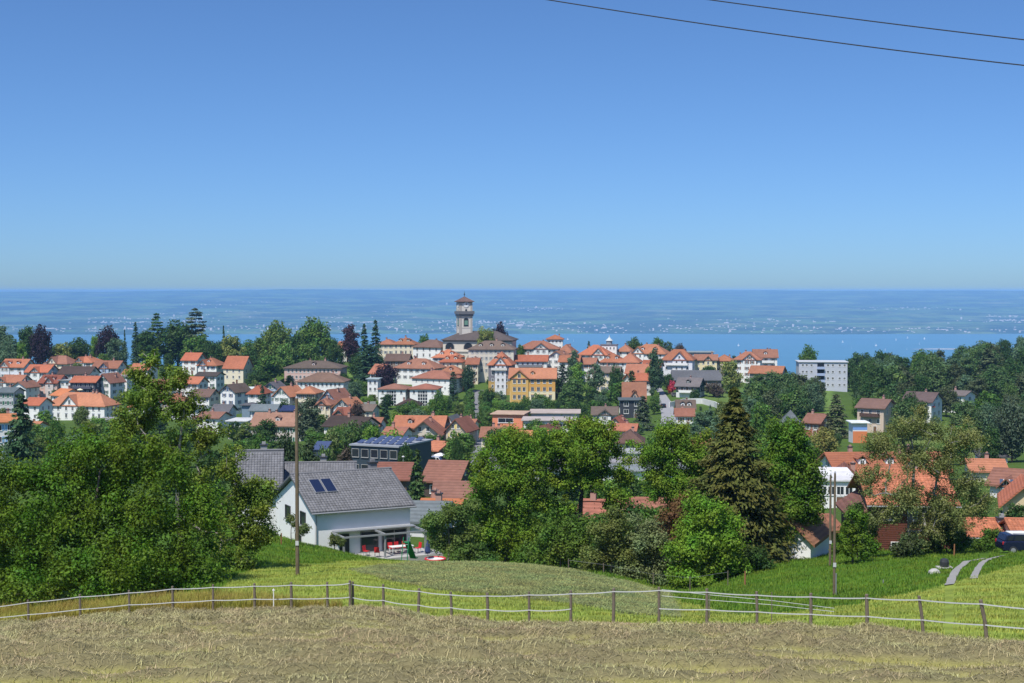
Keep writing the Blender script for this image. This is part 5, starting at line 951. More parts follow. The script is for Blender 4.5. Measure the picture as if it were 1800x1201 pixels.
for k in range(4): m = MB(); m.tube([(-.42 + k * .1, -.27, .4 + k * .42), (-.42 + k * .1, .27, .4 + k * .42)], .03, 6); m.build('rung', M['grey'], o)
o = on_ground('laundry_parasol', 752, 126, 0, 'folded grey blue parasol beside the slide', 'parasol'); m = MB(); m.tube([(0, 0, 0), (0, 0, 2.1)], .03, 6); m.build('pole', M['grey'], o); m = MB(); m.tube([(0, 0, 1.0), (0, 0, 1.2), (0, 0, 1.8), (0, 0, 2.15)], [.2, .28, .16, .03], 8); m.build('canopy', BLUEP, o)
o = on_ground('paddling_pool', 765, 126, .2, 'low white paddling pool with red rim beside the terrace', 'paddling pool'); m = MB(); m.tube([(0, 0, 0), (0, 0, .5)], [.9, .95], 16); m.build('basin', M['white'], o); m = MB(); m.tube([(.9 * math.cos(a), .9 * math.sin(a), .52) for a in np.linspace(0, 2 * math.pi, 17)], .09, 6); m.build('rim', RED, o)
def grey_house(px, ye, yr, Y, wpx, D, yaw, label, chim=True):
    P = at(px, ye, Y); yw = R(yaw); L = wpx * Y / FPX; c = Vector((P.x, P.y, 0)) + Matrix.Rotation(yw, 3, 'Z') @ Vector((0, D / 2, 0)); g = gz(c.x, c.y); H = P.z - g
    r = empty('house', (c.x, c.y, g), yw); tag(r, label, 'house'); rise = zpix(yr, c.y) - P.z
    walls_mb('gx', L, D, H, rise).build('wall', M['plaster'], r, color=(0.76, 0.76, 0.76)); ro = close_roof(r, L, D / 2, H + .1, rise, .5, .5, TGREY, (0.12, 0.125, 0.135))
    if chim: link('chimney', chimney_mesh(.9), ro, (.4, .5, rise - .2), color=(0.3, 0.3, 0.3))
    big_window(r, 1.3, 1.2, (0, -D / 2 - .01, H - 1.4)); big_window(r, 1.2, 1.2, (-L / 2 - .01, 1.0, H - 1.2), -math.pi / 2)
grey_house(454, 868, 797, 148, 70, 11, 8, 'white house with grey tiled roof left behind the wooden pole')
grey_house(560, 855, 818, 155, 118, 9, 6, 'grey tiled house directly behind the solar panel roof')
def solar_school():
    Y0 = 275; A, B = at(617, 783, Y0), at(700, 789, Y0 * .985); d = B - A; yw = math.atan2(d.y, d.x); L = math.hypot(d.x, d.y); D = 14; c = A + d / 2 + Vector((-math.sin(yw), math.cos(yw), 0)) * D / 2; g = gz(c.x, c.y); H = max(A.z - g, 6)
    r = empty('school_wing', (c.x, c.y, g), yw); tag(r, 'dark blue modern building with solar roof and big square windows', 'school')
    walls_mb('box', L, D, H, 0).build('wall', M['paint'], r, color=(0.045, 0.065, 0.085)); ro = roof_mb('flat', L, D, 0, .3).build('roof', M['paint'], r, (0, 0, H), color=(0.3, 0.32, 0.35))
    for i in range(6):
        for j in range(3):
            m = MB(); m.prism([(-.9, 0.1), (.9, .5), (.9, .58), (-.9, .18)], 'x', -.6, .6); m.build('solar_panel', simple_solar, ro, (-L / 2 + 1 + i * (L - 2) / 5, -4.6 + j * 4.2, .28))
    for k in range(2):
        for i in range(5): big_window(r, 1.45, 1.5, (-L / 2 + 1.0 + i * (L - 2) / 4, -D / 2 - .01, H - 1.4 - 3.0 * k), 0, M['concrete'], 0)
simple_solar = simple('pale_solar_panel', (0.07, 0.09, 0.17), .15, spec=.7)
solar_school()
def small_solar():
    P = at(562, 792, 262); g = gz(P.x, 265); r = empty('shed', (P.x, 265, g), R(-6)); tag(r, 'low dark shed with blue solar panels left of the dark building', 'shed'); H = P.z - g
    walls_mb('box', 2.4, 4, H, 0).build('wall', M['paint'], r, color=(0.05, 0.07, 0.09)); roof_mb('shed', 2.4, 4, 1.0, .2, t=.15).build('roof', simple_solar, r, (0, 0, H))
small_solar()
def farmhouse():
    P = at(1604, 886, 132); yw = R(-5); L, D = 7.0, 11.0; c = Vector((P.x, P.y, 0)) + Matrix.Rotation(yw, 3, 'Z') @ Vector((0, D / 2, 0)); g = gz(c.x, c.y) - .3; H = P.z - g
    r = empty('farmhouse', (c.x, c.y, g), yw); tag(r, 'old red brown timber farmhouse with orange tile roof behind the drooping tree', 'house'); rise = zpix(832, c.y) - P.z
    walls_mb('gx', L, D, H, rise).build('wall', M['boards'], r, color=(0.13, 0.045, 0.03)); ro = close_roof(r, L, D / 2, H + .1, rise, .8, .8, TORA, (0.2, 0.07, 0.04), .34, .42)
    for x in (-1.4, 1.9): big_window(r, 1.0, .95, (x, -D / 2 - .01, 1.35), 0, M['white'], 1)
    for x in (-2.2, 0, 2.2): big_window(r, .8, .9, (x, -D / 2 - .01, H - 1.0), 0, M['white'], 1)
    for y in (-3, 0, 3): big_window(r, .8, .9, (-L / 2 - .01, y, 1.9), -math.pi / 2, M['white'], 1)
    mb = MB(); mb.box(-L / 2 - 1.6, -L / 2 - .02, -D / 2 + .2, D / 2 - 1, -1.5, H - 1.2); mb.build('side_lean_to', M['boards'], r, color=(0.08, 0.045, 0.035))
    mb = MB(); mb.prism([(-L / 2 - 2.2, H - 1.7), (-L / 2 - .02, H - .3), (-L / 2 - .02, H - .12), (-L / 2 - 2.2, H - 1.5)], 'y', -D / 2 - .4, D / 2 - .6); mb.build('lean_to_roof', M['tile'], r, color=(0.2, 0.10, 0.08))
    link('chimney', chimney_mesh(1.0), ro, (1.2, .6, rise - .3), color=(0.4, 0.3, 0.26))
farmhouse()
def close_gable(px, ye, yr, Y, wpx, D, yaw, label, wc, name='house', foot=2):
    P = at(px, ye, Y); yw = R(yaw); L = wpx * Y / FPX; c = Vector((P.x, P.y, 0)) + Matrix.Rotation(yw, 3, 'Z') @ Vector((0, D / 2, 0)); g = gz(c.x, c.y); H = max(P.z - g, 1.6)
    r = empty(name, (c.x, c.y, P.z - H), yw); tag(r, label, 'house'); rise = zpix(yr, c.y) - P.z
    walls_mb('gx', L, D, H, rise, foot).build('wall', M['plaster'], r, color=wc); ro = close_roof(r, L, D / 2, H + .1, rise, .45, .45, TORA, (0.22, 0.08, 0.045), .32, .4)
    return r, ro, L, H, rise
house(1388, 986, 952, 121, 74, 8, 'gy', (0.8, 0.8, 0.8), ORB, 'small white gable house with orange roof dug into the green bank', -24, 0, side=0, chim=0, door=False, attic=False, ov=.45, group='houses near the meadow', st='b')
o = on_ground('awning', 1424, 127.5, R(4), 'cream awning on thin posts behind the small white house', 'awning'); zt = zpix(953, 127.5) - o.location.z
m = MB(); m.prism([(-1.1, zt - .45), (.9, zt), (.9, zt + .05), (-1.1, zt - .4)], 'x', -1.0, 1.0); m.box(-1.0, 1.0, -1.14, -1.1, zt - .65, zt - .4); m.build('canopy', simple('cream_canvas', (0.75, 0.68, 0.48), .8), o)
for s in (-1, 1): m = MB(); m.tube([(s * .95, -1.0, 0), (s * .95, -1.0, zt - .42)], .03, 6); m.build('post', M['white'], o)
r, ro, L, H, rise = close_gable(1745, 946, 917, 140, 78, 7, -6, 'orange tiled outbuilding with white gable behind the parked car', (0.74, 0.75, 0.78)); link('chimney', chimney_mesh(.8), ro, (1.4, -.9, rise - .7), color=(0.33, 0.33, 0.34)).scale = (1.1, 1.1, 1.3)
close_gable(1812, 948, 918, 136, 46, 7, -6, 'orange roof at the right picture edge behind the car', (0.7, 0.66, 0.6))
# ---------------------------------------------------------------- roads, lane, track, walls
def ribbon(name, pts, wid, m, lift=.12, sub=40, kerb=None):
    """strip that lies on the ground along (x, y) points"""
    P = np.array(pts, float); s = np.linspace(0, len(P) - 1, sub); X = np.interp(s, range(len(P)), P[:, 0]); Y = np.interp(s, range(len(P)), P[:, 1]); wd = np.interp(s, range(len(P)), wid if hasattr(wid, '__len__') else [wid] * len(P))
    tx, ty = np.gradient(X), np.gradient(Y); l = np.hypot(tx, ty); nx, ny = -ty / l, tx / l; V = []
    for k in (-1, -.34, .34, 1): x, y = X + nx * wd / 2 * k, Y + ny * wd / 2 * k; V.append(np.stack([x, y, ground(x, y) + lift], -1))
    V = np.stack(V, 1).reshape(-1, 3); F_ = [(i * 4 + j + 1, i * 4 + j, i * 4 + 4 + j, i * 4 + 5 + j) for i in range(sub - 1) for j in range(3)]
    o = link(name, np_mesh(name, V, np.array(F_), m)); return o
def gpt(px, Y): return ((px - 900) / FPX * Y, Y)
tag(ribbon('lane', [gpt(852, 300), gpt(846, 400), gpt(842, 470), gpt(840, 540), gpt(838, 600), gpt(836, 630)], [7, 6.5, 5, 4.2, 4.2, 7], M['asphalt'], .25), kind='structure')
tag(ribbon('street', [gpt(1160, 420), gpt(1172, 455), gpt(1176, 500), gpt(1176, 540), gpt(1168, 580), gpt(1158, 615), gpt(1150, 640)], [6.5, 6, 5.5, 5.5, 5.5, 5, 5], simple('pale_asphalt', (0.30, 0.30, 0.31), .9, noise=.1, scale=.5), .25), kind='structure')
tag(ribbon('footpath', [gpt(1030, 560), gpt(1060, 565), gpt(1090, 572)], 1.6, M['gravel'], .2), kind='structure')
tag(ribbon('gravel_track', [gpt(1674, 73), gpt(1680, 82), gpt(1688, 91), gpt(1703, 98), gpt(1735, 102.5)], [.5, .5, .5, .5, .4], M['gravel'], .05, 40), kind='structure')
tag(ribbon('gravel_track', [gpt(1717, 78), gpt(1723, 86), gpt(1731, 95), gpt(1745, 101), gpt(1770, 104)], [.42, .42, .42, .42, .4], M['gravel'], .05, 40), kind='structure')
def wall_thing(name, pts, h, t, m, label, color=None):
    mb = MB(); c = gpt(*pts[len(pts) // 2])
    for (a, b) in zip(pts[:-1], pts[1:]):
        for k in range(4):
            p, q = [np.array(gpt(a[0] + (b[0] - a[0]) * f, a[1] + (b[1] - a[1]) * f)) for f in (k / 4, (k + 1) / 4)]
            z0, z1 = gz(*p), gz(*q); n_ = np.array([-(q - p)[1], (q - p)[0]]); n_ = n_ / np.linalg.norm(n_) * t
            mb.poly([(*p, z0 - 1), (*q, z1 - 1), (*(q + n_), z1 - 1), (*(p + n_), z0 - 1), (*p, z0 + h), (*q, z1 + h), (*(q + n_), z1 + h), (*(p + n_), z0 + h)], [(4, 5, 6, 7), (0, 1, 5, 4), (1, 2, 6, 5), (2, 3, 7, 6), (3, 0, 4, 7)])
    o = mb.build(name, m, color=color); tag(o, label, 'wall'); return o
wall_thing('retaining_wall', [(1178, 560), (1205, 572), (1235, 572), (1256, 562), (1268, 548)], 2.2, .4, M['plaster'], 'pale curved retaining wall below the green chalet', (0.62, 0.62, 0.6))
wall_thing('terrace_wall', [(615, 570), (640, 575), (660, 578)], 2.6, .5, M['plaster'], 'grey terrace wall left of the twin white blocks', (0.5, 0.49, 0.46))
wall_thing('garden_wall', [(1310, 632), (1340, 628), (1345, 626)], 1.0, .3, M['plaster'], 'low white wall under the timber barn', (0.65, 0.64, 0.6))
# ---------------------------------------------------------------- trees close to the meadow
def near_tree(name, label, px, Y, ells, c, n, size, npuff, rl, seed, r0=.22, share=.6, bark=(0.12, 0.10, 0.08), shell=.35, fork=.3, droop=0., cat='tree', group=None, deep=1.0, base_py=None, bend=.3, lean=(0, 0), inner=.3, slim=.6):
    """crown from lumps given as (px, py, half width px, half height px[, metres behind]) at distance Y"""
    rng = np.random.default_rng(seed); x0 = at(px, 900, Y).x; g = gz(x0, Y); E = []
    for e in ells:
        p = at(e[0], e[1], Y); k = Y / FPX; E.append((p.x - x0, (e[4] if len(e) > 4 else rng.uniform(-.6, .6) * e[2] * k * .5), p.z - g, e[2] * k, e[2] * k * deep, e[3] * k))
    P = ell_puffs(E, npuff, rng, rl[0], rl[1], inner); P = [(p[0], p[1], max(p[2], p[3] * .55), p[3]) for p in P]
    root = empty(name, (x0, Y, g)); tag(root, label, cat, group)
    V, F_ = puff_leaves(P, n, size, rng, droop, shell, True); V[:, 2] = np.maximum(V[:, 2], -.1)
    link('crown', np_mesh('crown', V, F_, M['leaf']), root, color=c)
    link('trunk', limb_mesh('trunk', (0, 0, -.5), P, rng, r0, fork, bend, share, lean), root, color=bark)
    return root
N = near_tree
N('deciduous_tree', 'huge dense bushy green tree filling the left side by the fence', 170, 77, [(110, 850, 105, 105), (250, 870, 110, 110), (45, 930, 95, 110), (320, 955, 70, 80), (190, 800, 95, 55), (150, 960, 140, 80), (345, 1000, 45, 45), (10, 860, 60, 80), (-60, 930, 90, 110), (240, 985, 120, 60, -1.5), (60, 1005, 120, 50, -1.5), (160, 1015, 130, 36, -2), (300, 1015, 80, 36, -1), (370, 880, 40, 50)],
  (0.10, 0.185, 0.018), 108000, .175, 430, (.5, 1.0), 41, .22, .12, shell=.2)
N('pear_tree', 'tall thin old pear tree rising behind the bushy tree', 318, 86, [(272, 632, 34, 34), (245, 660, 34, 30), (228, 700, 34, 34), (306, 668, 34, 30), (270, 690, 40, 36), (250, 735, 55, 36), (318, 720, 50, 40), (360, 765, 50, 40), (300, 785, 60, 40), (225, 760, 40, 30), (395, 820, 50, 50), (340, 850, 50, 50), (430, 870, 40, 45), (385, 915, 48, 50), (445, 930, 34, 48), (462, 880, 26, 34), (425, 985, 30, 34), (400, 970, 36, 36), (470, 850, 18, 20), (448, 890, 30, 44), (456, 930, 26, 40), (462, 868, 24, 30), (432, 945, 32, 40), (440, 850, 30, 30)],
  (0.15, 0.22, 0.034), 54000, .165, 430, (.22, .62), 42, .22, .6, (0.24, 0.22, 0.19), .1, .25, .4, inner=.1)
N('ash_tree', 'dense leafy ash tree left of the dark forked oak', 890, 124, [(890, 785, 46, 40), (862, 830, 42, 48), (905, 850, 50, 55), (880, 920, 62, 55), (845, 890, 36, 45), (930, 930, 40, 45), (880, 975, 60, 26), (925, 795, 30, 36), (850, 950, 40, 36), (940, 880, 26, 40)], (0.14, 0.24, 0.024), 56000, .21, 230, (.5, 1.05), 43, .28, .12)
N('small_tree', 'small leafy tree beside the white house terrace', 788, 116, [(795, 900, 32, 30), (765, 925, 26, 26), (812, 935, 30, 30), (785, 955, 34, 24), (825, 895, 22, 20), (820, 965, 30, 18)], (0.13, 0.20, 0.05), 15000, .2, 60, (.4, .8), 44, .14, .6, (0.2, 0.18, 0.15))
N('oak_tree', 'tall oak with dark forked trunk in front of the white apartments', 1022, 128, [(990, 768, 50, 30), (1050, 764, 50, 30), (962, 805, 38, 38), (1088, 788, 36, 30), (1020, 790, 70, 34), (975, 850, 34, 44), (1098, 835, 34, 32), (985, 905, 36, 44), (1050, 835, 34, 24), (950, 880, 28, 44), (1075, 880, 34, 22), (960, 940, 34, 40), (1020, 752, 60, 18), (1030, 830, 60, 40)],
  (0.15, 0.25, 0.026), 50000, .22, 210, (.4, .95), 45, .40, .7, (0.055, 0.05, 0.042), .3, .28, .25, lean=(-.3, 0))
N('leafy_shrub', 'rounded green shrub below the forked oak', 985, 114, [(975, 955, 44, 44), (1015, 940, 36, 46), (945, 975, 34, 30), (1020, 985, 44, 24)], (0.10, 0.175, 0.026), 19000, .22, 60, (.45, .9), 46, .12, .2, cat='shrub')
N('leafy_shrub', 'brownish loose shrub right of the forked oak', 1075, 111, [(1070, 935, 42, 50), (1095, 975, 38, 40), (1050, 985, 36, 30)], (0.15, 0.19, 0.05), 18000, .2, 54, (.4, .8), 47, .1, .4, (.2, .17, .13), cat='shrub')
N('leafy_shrub', 'silvery green shrub in the middle of the thicket', 1150, 111, [(1140, 945, 40, 52), (1165, 995, 42, 30), (1120, 1000, 36, 26)], (0.19, 0.24, 0.10), 18000, .2, 54, (.4, .85), 48, .1, .4, (.24, .22, .19), cat='shrub')
N('copper_shrub', 'reddish brown leaved tree hidden in the thicket', 1200, 122, [(1195, 900, 40, 36), (1180, 940, 40, 40), (1225, 930, 30, 40)], (0.16, 0.09, 0.04), 10000, .24, 54, (.5, .9), 49, .14, .5)
N('maple_tree', 'bright green maple at the foot of the big spruce', 1245, 107, [(1235, 905, 44, 34), (1265, 940, 48, 44), (1215, 960, 48, 44), (1255, 990, 60, 36), (1195, 1000, 40, 26), (1290, 985, 34, 34), (1225, 1010, 50, 20)], (0.145, 0.265, 0.026), 46000, .21, 150, (.45, .95), 50, .2, .12)
N('slender_tree', 'slender leafy tree left of the big spruce', 1195, 126, [(1180, 765, 34, 32), (1208, 790, 36, 36), (1158, 800, 30, 30), (1195, 845, 46, 38), (1228, 830, 28, 40), (1165, 865, 36, 34), (1215, 885, 40, 36), (1148, 845, 26, 34), (1235, 770, 24, 26), (1130, 800, 20, 26)], (0.145, 0.245, 0.026), 44000, .2, 190, (.4, .9), 51, .2, .5, (0.14, 0.12, 0.1), .25)
N('broad_tree', 'broad dark green tree right of the big spruce', 1385, 122, [(1385, 775, 40, 40), (1360, 830, 40, 40), (1420, 840, 36, 40), (1390, 880, 50, 40), (1350, 910, 40, 34), (1420, 900, 34, 40), (1360, 925, 40, 26), (1325, 955, 34, 30), (1410, 800, 24, 24)], (0.105, 0.20, 0.022), 54000, .23, 180, (.55, 1.1), 52, .3, .15)
N('leafy_shrub', 'dark shrub on the bank under the broad tree', 1318, 110, [(1320, 985, 36, 30), (1338, 1003, 18, 16), (1300, 1010, 30, 18)], (0.05, 0.095, 0.022), 9000, .22, 40, (.4, .8), 53, .1, .2, cat='shrub')
N('drooping_pear_tree', 'old half bare tree with drooping grey branches before the farmhouse', 1600, 114, [(1590, 745, 46, 28), (1640, 752, 46, 30), (1690, 765, 40, 36), (1552, 780, 42, 34), (1610, 795, 54, 34), (1660, 815, 50, 38), (1535, 840, 36, 42), (1590, 870, 46, 50), (1705, 850, 44, 40), (1655, 890, 50, 42), (1728, 885, 28, 34), (1550, 905, 38, 34), (1620, 930, 46, 30), (1690, 910, 36, 30), (1620, 720, 30, 14)],
  (0.205, 0.235, 0.08), 58000, .15, 560, (.25, .7), 54, .26, .6, (0.22, 0.21, 0.19), .1, .22, .7, .9, inner=.12)
N('leafy_shrub', 'green hedge shrub between the power pole and the farmhouse', 1500, 110, [(1498, 948, 28, 28), (1505, 915, 22, 28), (1482, 965, 22, 16), (1518, 962, 22, 18)], (0.095, 0.18, 0.018), 14000, .18, 44, (.3, .55), 55, .08, .2, cat='shrub')
N('leafy_shrub', 'wild rose shrub against the farmhouse left wall', 1508, 116, [(1505, 905, 20, 22), (1520, 930, 18, 22)], (0.10, 0.17, 0.04), 5000, .18, 26, (.3, .55), 56, .08, .3, cat='shrub')
N('leafy_shrub', 'dark green shrub right of the farmhouse door', 1665, 116, [(1660, 940, 28, 26), (1685, 950, 22, 20), (1640, 955, 22, 16)], (0.055, 0.11, 0.02), 10000, .19, 44, (.3, .6), 57, .08, .2, cat='shrub')
N('leafy_shrub', 'bright green shrub just left of the parked car', 1745, 122, [(1745, 948, 26, 20), (1765, 955, 20, 14), (1725, 958, 16, 12)], (0.075, 0.16, 0.022), 8000, .18, 36, (.3, .55), 58, .08, .2, cat='shrub')
N('leafy_shrub', 'grey green shrub beneath the drooping tree', 1600, 111, [(1600, 960, 26, 18), (1585, 968, 18, 12)], (0.075, 0.11, 0.04), 6000, .17, 30, (.3, .55), 59, .08, .3, cat='shrub')
N('leafy_shrub', 'low green bush by the terrace of the modern house', 835, 112, [(835, 975, 26, 18), (815, 980, 22, 14), (860, 985, 24, 14)], (0.08, 0.15, 0.03), 7000, .2, 34, (.35, .6), 60, .08, .2, cat='shrub')
N('leafy_shrub', 'pale loose bush at the left corner of the modern house', 512, 124, [(510, 918, 18, 12), (530, 930, 16, 10)], (0.14, 0.19, 0.06), 2600, .16, 20, (.2, .4), 61, .05, .5, cat='shrub')
N('leafy_shrub', 'flowering bush before the left terrace post', 588, 126, [(588, 950, 14, 10), (600, 955, 10, 8)], (0.13, 0.17, 0.05), 2200, .15, 18, (.2, .35), 62, .05, .4, cat='shrub')
# undergrowth that closes the gully between the meadow and the first houses
LAND = [(180, 'behind the huge bushy tree'), (318, 'behind the thin old pear tree'), (440, 'left of the modern house'), (720, 'right of the modern house'), (890, 'behind the leafy ash tree'), (985, 'behind the forked oak'), (1075, 'behind the brownish shrub'), (1150, 'behind the silvery shrub'), (1200, 'behind the slender tree'), (1250, 'behind the bright green maple'), (1310, 'behind the big spruce foot'), (1385, 'behind the broad dark tree'), (1545, 'beside the farmhouse'), (1700, 'right of the farmhouse'), (1790, 'behind the parked car')]
def spot(u, Y): return min(LAND, key=lambda l: abs(l[0] - u))[1] + (', close to it' if Y < 135 else '' if Y < 180 else ', farther back' if Y < 320 else ', far back in the valley')
kk = 0; rr2 = random.Random(77)
for (u, Y, h, c) in [(700, 150, 3.0, LG), (760, 160, 3.5, MG), (850, 150, 5.0, MG), (905, 148, 6, DG), (960, 146, 6, MG), (1010, 150, 5, DG), (1060, 146, 5, MG), (1110, 144, 6, DG), (1160, 140, 6, MG), (1210, 142, 7, DG), (1260, 140, 7, MG), (1310, 140, 7, DG), (1290, 118, 5, DG), (930, 128, 4, DG), (975, 126, 3.5, MG), (1120, 122, 4, DG), (1150, 128, 5, DG), (420, 150, 4, MG), (380, 140, 5, DG), (330, 130, 5, MG), (1040, 200, 5, MG), (1075, 215, 5, LG), (1110, 205, 6, MG), (1005, 230, 5, DG), (1150, 225, 6, MG), (1545, 150, 5, DG), (1700, 165, 5, MG), (1790, 160, 4, DG), (300, 200, 7, MG), (200, 220, 8, DG), (100, 230, 7, MG), (380, 230, 8, DG), (420, 300, 7, MG), (250, 330, 8, DG), (150, 380, 7, MG), (330, 400, 7, DG), (60, 420, 6, MG), (200, 450, 6, MG), (280, 470, 6, DG)]:
    x = (u - 900) / FPX * Y; g = gz(x, Y)
    T(u, HY - (g + h) / Y * FPX, Y, h * rr2.uniform(.9, 1.3) * FPX / Y, rr2.choice(['round', 'dense', 'round2', 'willow']), c, '%s bush %s' % (col_word(c), spot(u, Y)), 'bushes of the thicket behind the meadow', rs=kk, name='thicket_bush', cat='shrub'); kk += 1
def near_spruce():
    Y = 118; x = at(1290, 900, Y).x; g = gz(x, Y); h = zpix(678, Y) - g; rng = np.random.default_rng(9); V, F_ = conifer_leaves(rng, h, 265 * Y / FPX, 54, 20, 44, .46, .03, .95, .42)
    r = empty('spruce_tree', (x, Y, g)); tag(r, 'big brown tinged spruce towering over the middle trees', 'tree'); link('crown', np_mesh('crown', V, F_, M['needle']), r, color=(0.105, 0.115, 0.028))
    mb = MB(); mb.tube([(0, 0, -.5), (0, 0, h * .5), (0, 0, h * .98)], [.3, .17, .03], 8); link('trunk', mb.mesh('trunk', M['bark'], True), r, color=(0.1, 0.08, 0.06))
near_spruce()
# ---------------------------------------------------------------- pasture fence
POSTS = [(-45, 1068, 1110, 0), (43, 1057, 1102, 0), (135, 1047, 1098, 0), (222, 1040, 1092, 0), (299, 1033, 1080, 0), (370, 1030, 1078, 1), (444, 1028, 1077, 0), (509, 1026, 1073, 0), (573, 1026, 1073, 0), (613, 1023, 1071, 0), (618, 1025, 1072, 0), (672, 1030, 1080, 0), (733, 1037, 1088, 3), (793, 1043, 1090, -2), (857, 1045, 1095, -1), (930, 1043, 1097, 0), (1004, 1041, 1090, 0), (1079, 1037, 1097, 1), (1160, 1035, 1097, 0), (1245, 1038, 1101, 0), (1334, 1043, 1103, -1), (1429, 1046, 1103, 0), (1529, 1048, 1115, -1), (1631, 1051, 1122, -8), (1745, 1058, 1133, -11), (1868, 1070, 1148, -4)]
fr = empty('pasture_fence', at(618, 1072, 58)); tag(fr, 'wooden post fence with white tapes along the edge of the hay field', 'fence'); F0 = fr.location.copy(); tops = []
for i, (u, t, b, ln) in enumerate(POSTS):
    Y = float(fence_y(u)) + (.25 if u == 618 else 0); x = (u - 900) / FPX * Y; g = gz(x, Y); h = zpix(t, Y) - g + .05; h = max(h, 1.0); r_ = .05 + .012 * ((i * 37) % 5) / 5
    p = Vector((x, Y, g)) - F0; lx = math.tan(R(ln)) * h; tp = p + Vector((lx * -1 if ln < 0 else -lx, 0, h)); tp.x = p.x + math.tan(R(ln)) * h
    m = MB(); m.tube([p - Vector((0, 0, .4)), p.lerp(tp, .5) + Vector((.01, 0, 0)), tp, tp + Vector((0, 0, .015))], [r_ * 1.05, r_, r_ * .95, r_ * .6], 8); m.build('post', M['wood'], fr); tops.append((p, tp, u))
def tape(a, b, sag, wd=.034):
    m = MB(); n_ = 7; pts = [a.lerp(b, k / n_) - Vector((0, 0, sag * 4 * (k / n_) * (1 - k / n_))) for k in range(n_ + 1)]
    for k in range(n_):
        q0, q1 = pts[k], pts[k + 1]; m.poly([q0 + Vector((0, 0, -wd / 2)), q1 + Vector((0, 0, -wd / 2)), q1 + Vector((0, 0, wd / 2)), q0 + Vector((0, 0, wd / 2)), q0 + Vector((0, .012, -wd / 2)), q1 + Vector((0, .012, -wd / 2)), q1 + Vector((0, .012, wd / 2)), q0 + Vector((0, .012, wd / 2))], [(0, 1, 2, 3), (7, 6, 5, 4), (3, 2, 6, 7), (4, 5, 1, 0)])
    m.build('tape', M['tape'], fr)
fw = Vector((0, -.075, 0))
for (a, b) in zip(tops[:-1], tops[1:]):
    tape(a[1] - Vector((0, 0, .1)) + fw, b[1] - Vector((0, 0, .1)) + fw, .025)
    if a[2] == 1079 or a[2] == 1004: continue
    tape(a[0].lerp(a[1], .45) + fw, b[0].lerp(b[1], .45) + fw, .05 if 600 < a[2] < 1000 else .02)
o = on_ground('plastic_fence_post', 480, 59.2, 0, 'thin white plastic stake standing beside the wooden fence', 'fence post'); m = MB(); m.tube([(0, 0, 0), (0, 0, .98)], .022, 6); m.build('stake', M['white'], o); m = MB(); m.box(-.05, .05, -.03, .03, .9, .94); m.build('tape_hook', M['white'], o)
# the second tape line that runs down towards the gully
rf_ = empty('tape_fence', at(1150, 1060, 66)); tag(rf_, 'double white tape running down behind the wooden fence', 'fence'); R0 = rf_.location.copy()
def gp(u, Y, h): x = (u - 900) / FPX * Y; return Vector((x, Y, gz(x, Y) + h))
ends = [(1165, 56.5), (1250, 56), (1360, 54), (1470, 50)]
for h0, h1 in ((1.25, .62), (1.0, .5)):
    m = MB(); m.tube([gp(u, Y, h0 + (h1 - h0) * k / 3) - R0 for k, (u, Y) in enumerate(ends)], .012, 5); m.build('tape', M['tape'], rf_)
for u, Y in ends[1:3]: m = MB(); p = gp(u, Y, 0) - R0; m.tube([p, p + Vector((0, 0, 1.15))], .02, 6); m.build('stake', M['wood'], rf_)
ff = empty('wire_fence', at(1200, 1030, 96)); tag(ff, 'thin wire fence with stakes at the foot of the thicket', 'fence'); Q0 = ff.location.copy()
sts = [(1000, 99), (1062, 97.5), (1150, 99), (1215, 100), (1282, 101)]
for u, Y in sts: m = MB(); p = gp(u, Y, 0) - Q0; m.tube([p - Vector((0, 0, .2)), p + Vector((0, 0, 1.1))], .035, 6); m.build('post', M['wood'], ff)
for (a, b) in zip(sts[:-1], sts[1:]): m = MB(); m.tube([gp(*a, 1.0) - Q0, gp(*b, 1.0) - Q0], .008, 4); m.build('wire', M['grey'], ff)
# ---------------------------------------------------------------- poles and cables
def pole(px, yb, yt, Y, rad, label, lean=0, ladder=None):
    x = at(px, yb, Y).x; g = gz(x, Y); h = zpix(yt, Y) - g; o = empty('power_pole', (x, Y, g)); tag(o, label, 'pole'); m = MB(); m.tube([(0, 0, -.5), (lean * .3, 0, h * .5), (lean, 0, h)], [rad, rad * .9, rad * .74], 10); m.build('shaft', M['pole'], o)
    m = MB(); m.tube([(lean, 0, h), (lean, 0, h + .12)], [rad * .8, rad * .3], 10); m.build('cap', M['grey'], o)
    m = MB(); m.box(-.09, .09, -rad - .03, -rad + .01, 1.7, 1.95); m.build('number_plate', M['tape'], o); return o, Vector((x, Y, g)), h
pole(523, 1010, 700, 80, .115, 'tall wooden pole standing alone on the meadow crest')
p2, P2, h2 = pole(1466, 1060, 832, 84, .085, 'slim wooden pole before the green bank')
p3, P3, h3 = pole(1459, 985, 835, 108, .10, 'second wooden pole just behind the slim one')
m = MB(); m.tube([(.1, 0, -.3), (.1, 0, 1.3)], .05, 8); m.build('base_sleeve', M['grey'], p2)
gw_ = empty('guy_wire', gp(1557, 90, 0)); tag(gw_, 'thin stay wire sloping from the pole top to the grass', 'wire'); m = MB(); m.tube([Vector((0, 0, 0)), P2 + Vector((0, 0, h2 - .6)) - gw_.location], .008, 4); m.build('strand', M['grey'], gw_); m = MB(); m.tube([Vector((0, 0, -.2)), Vector((0, 0, .25))], .03, 6); m.build('anchor', M['grey'], gw_)
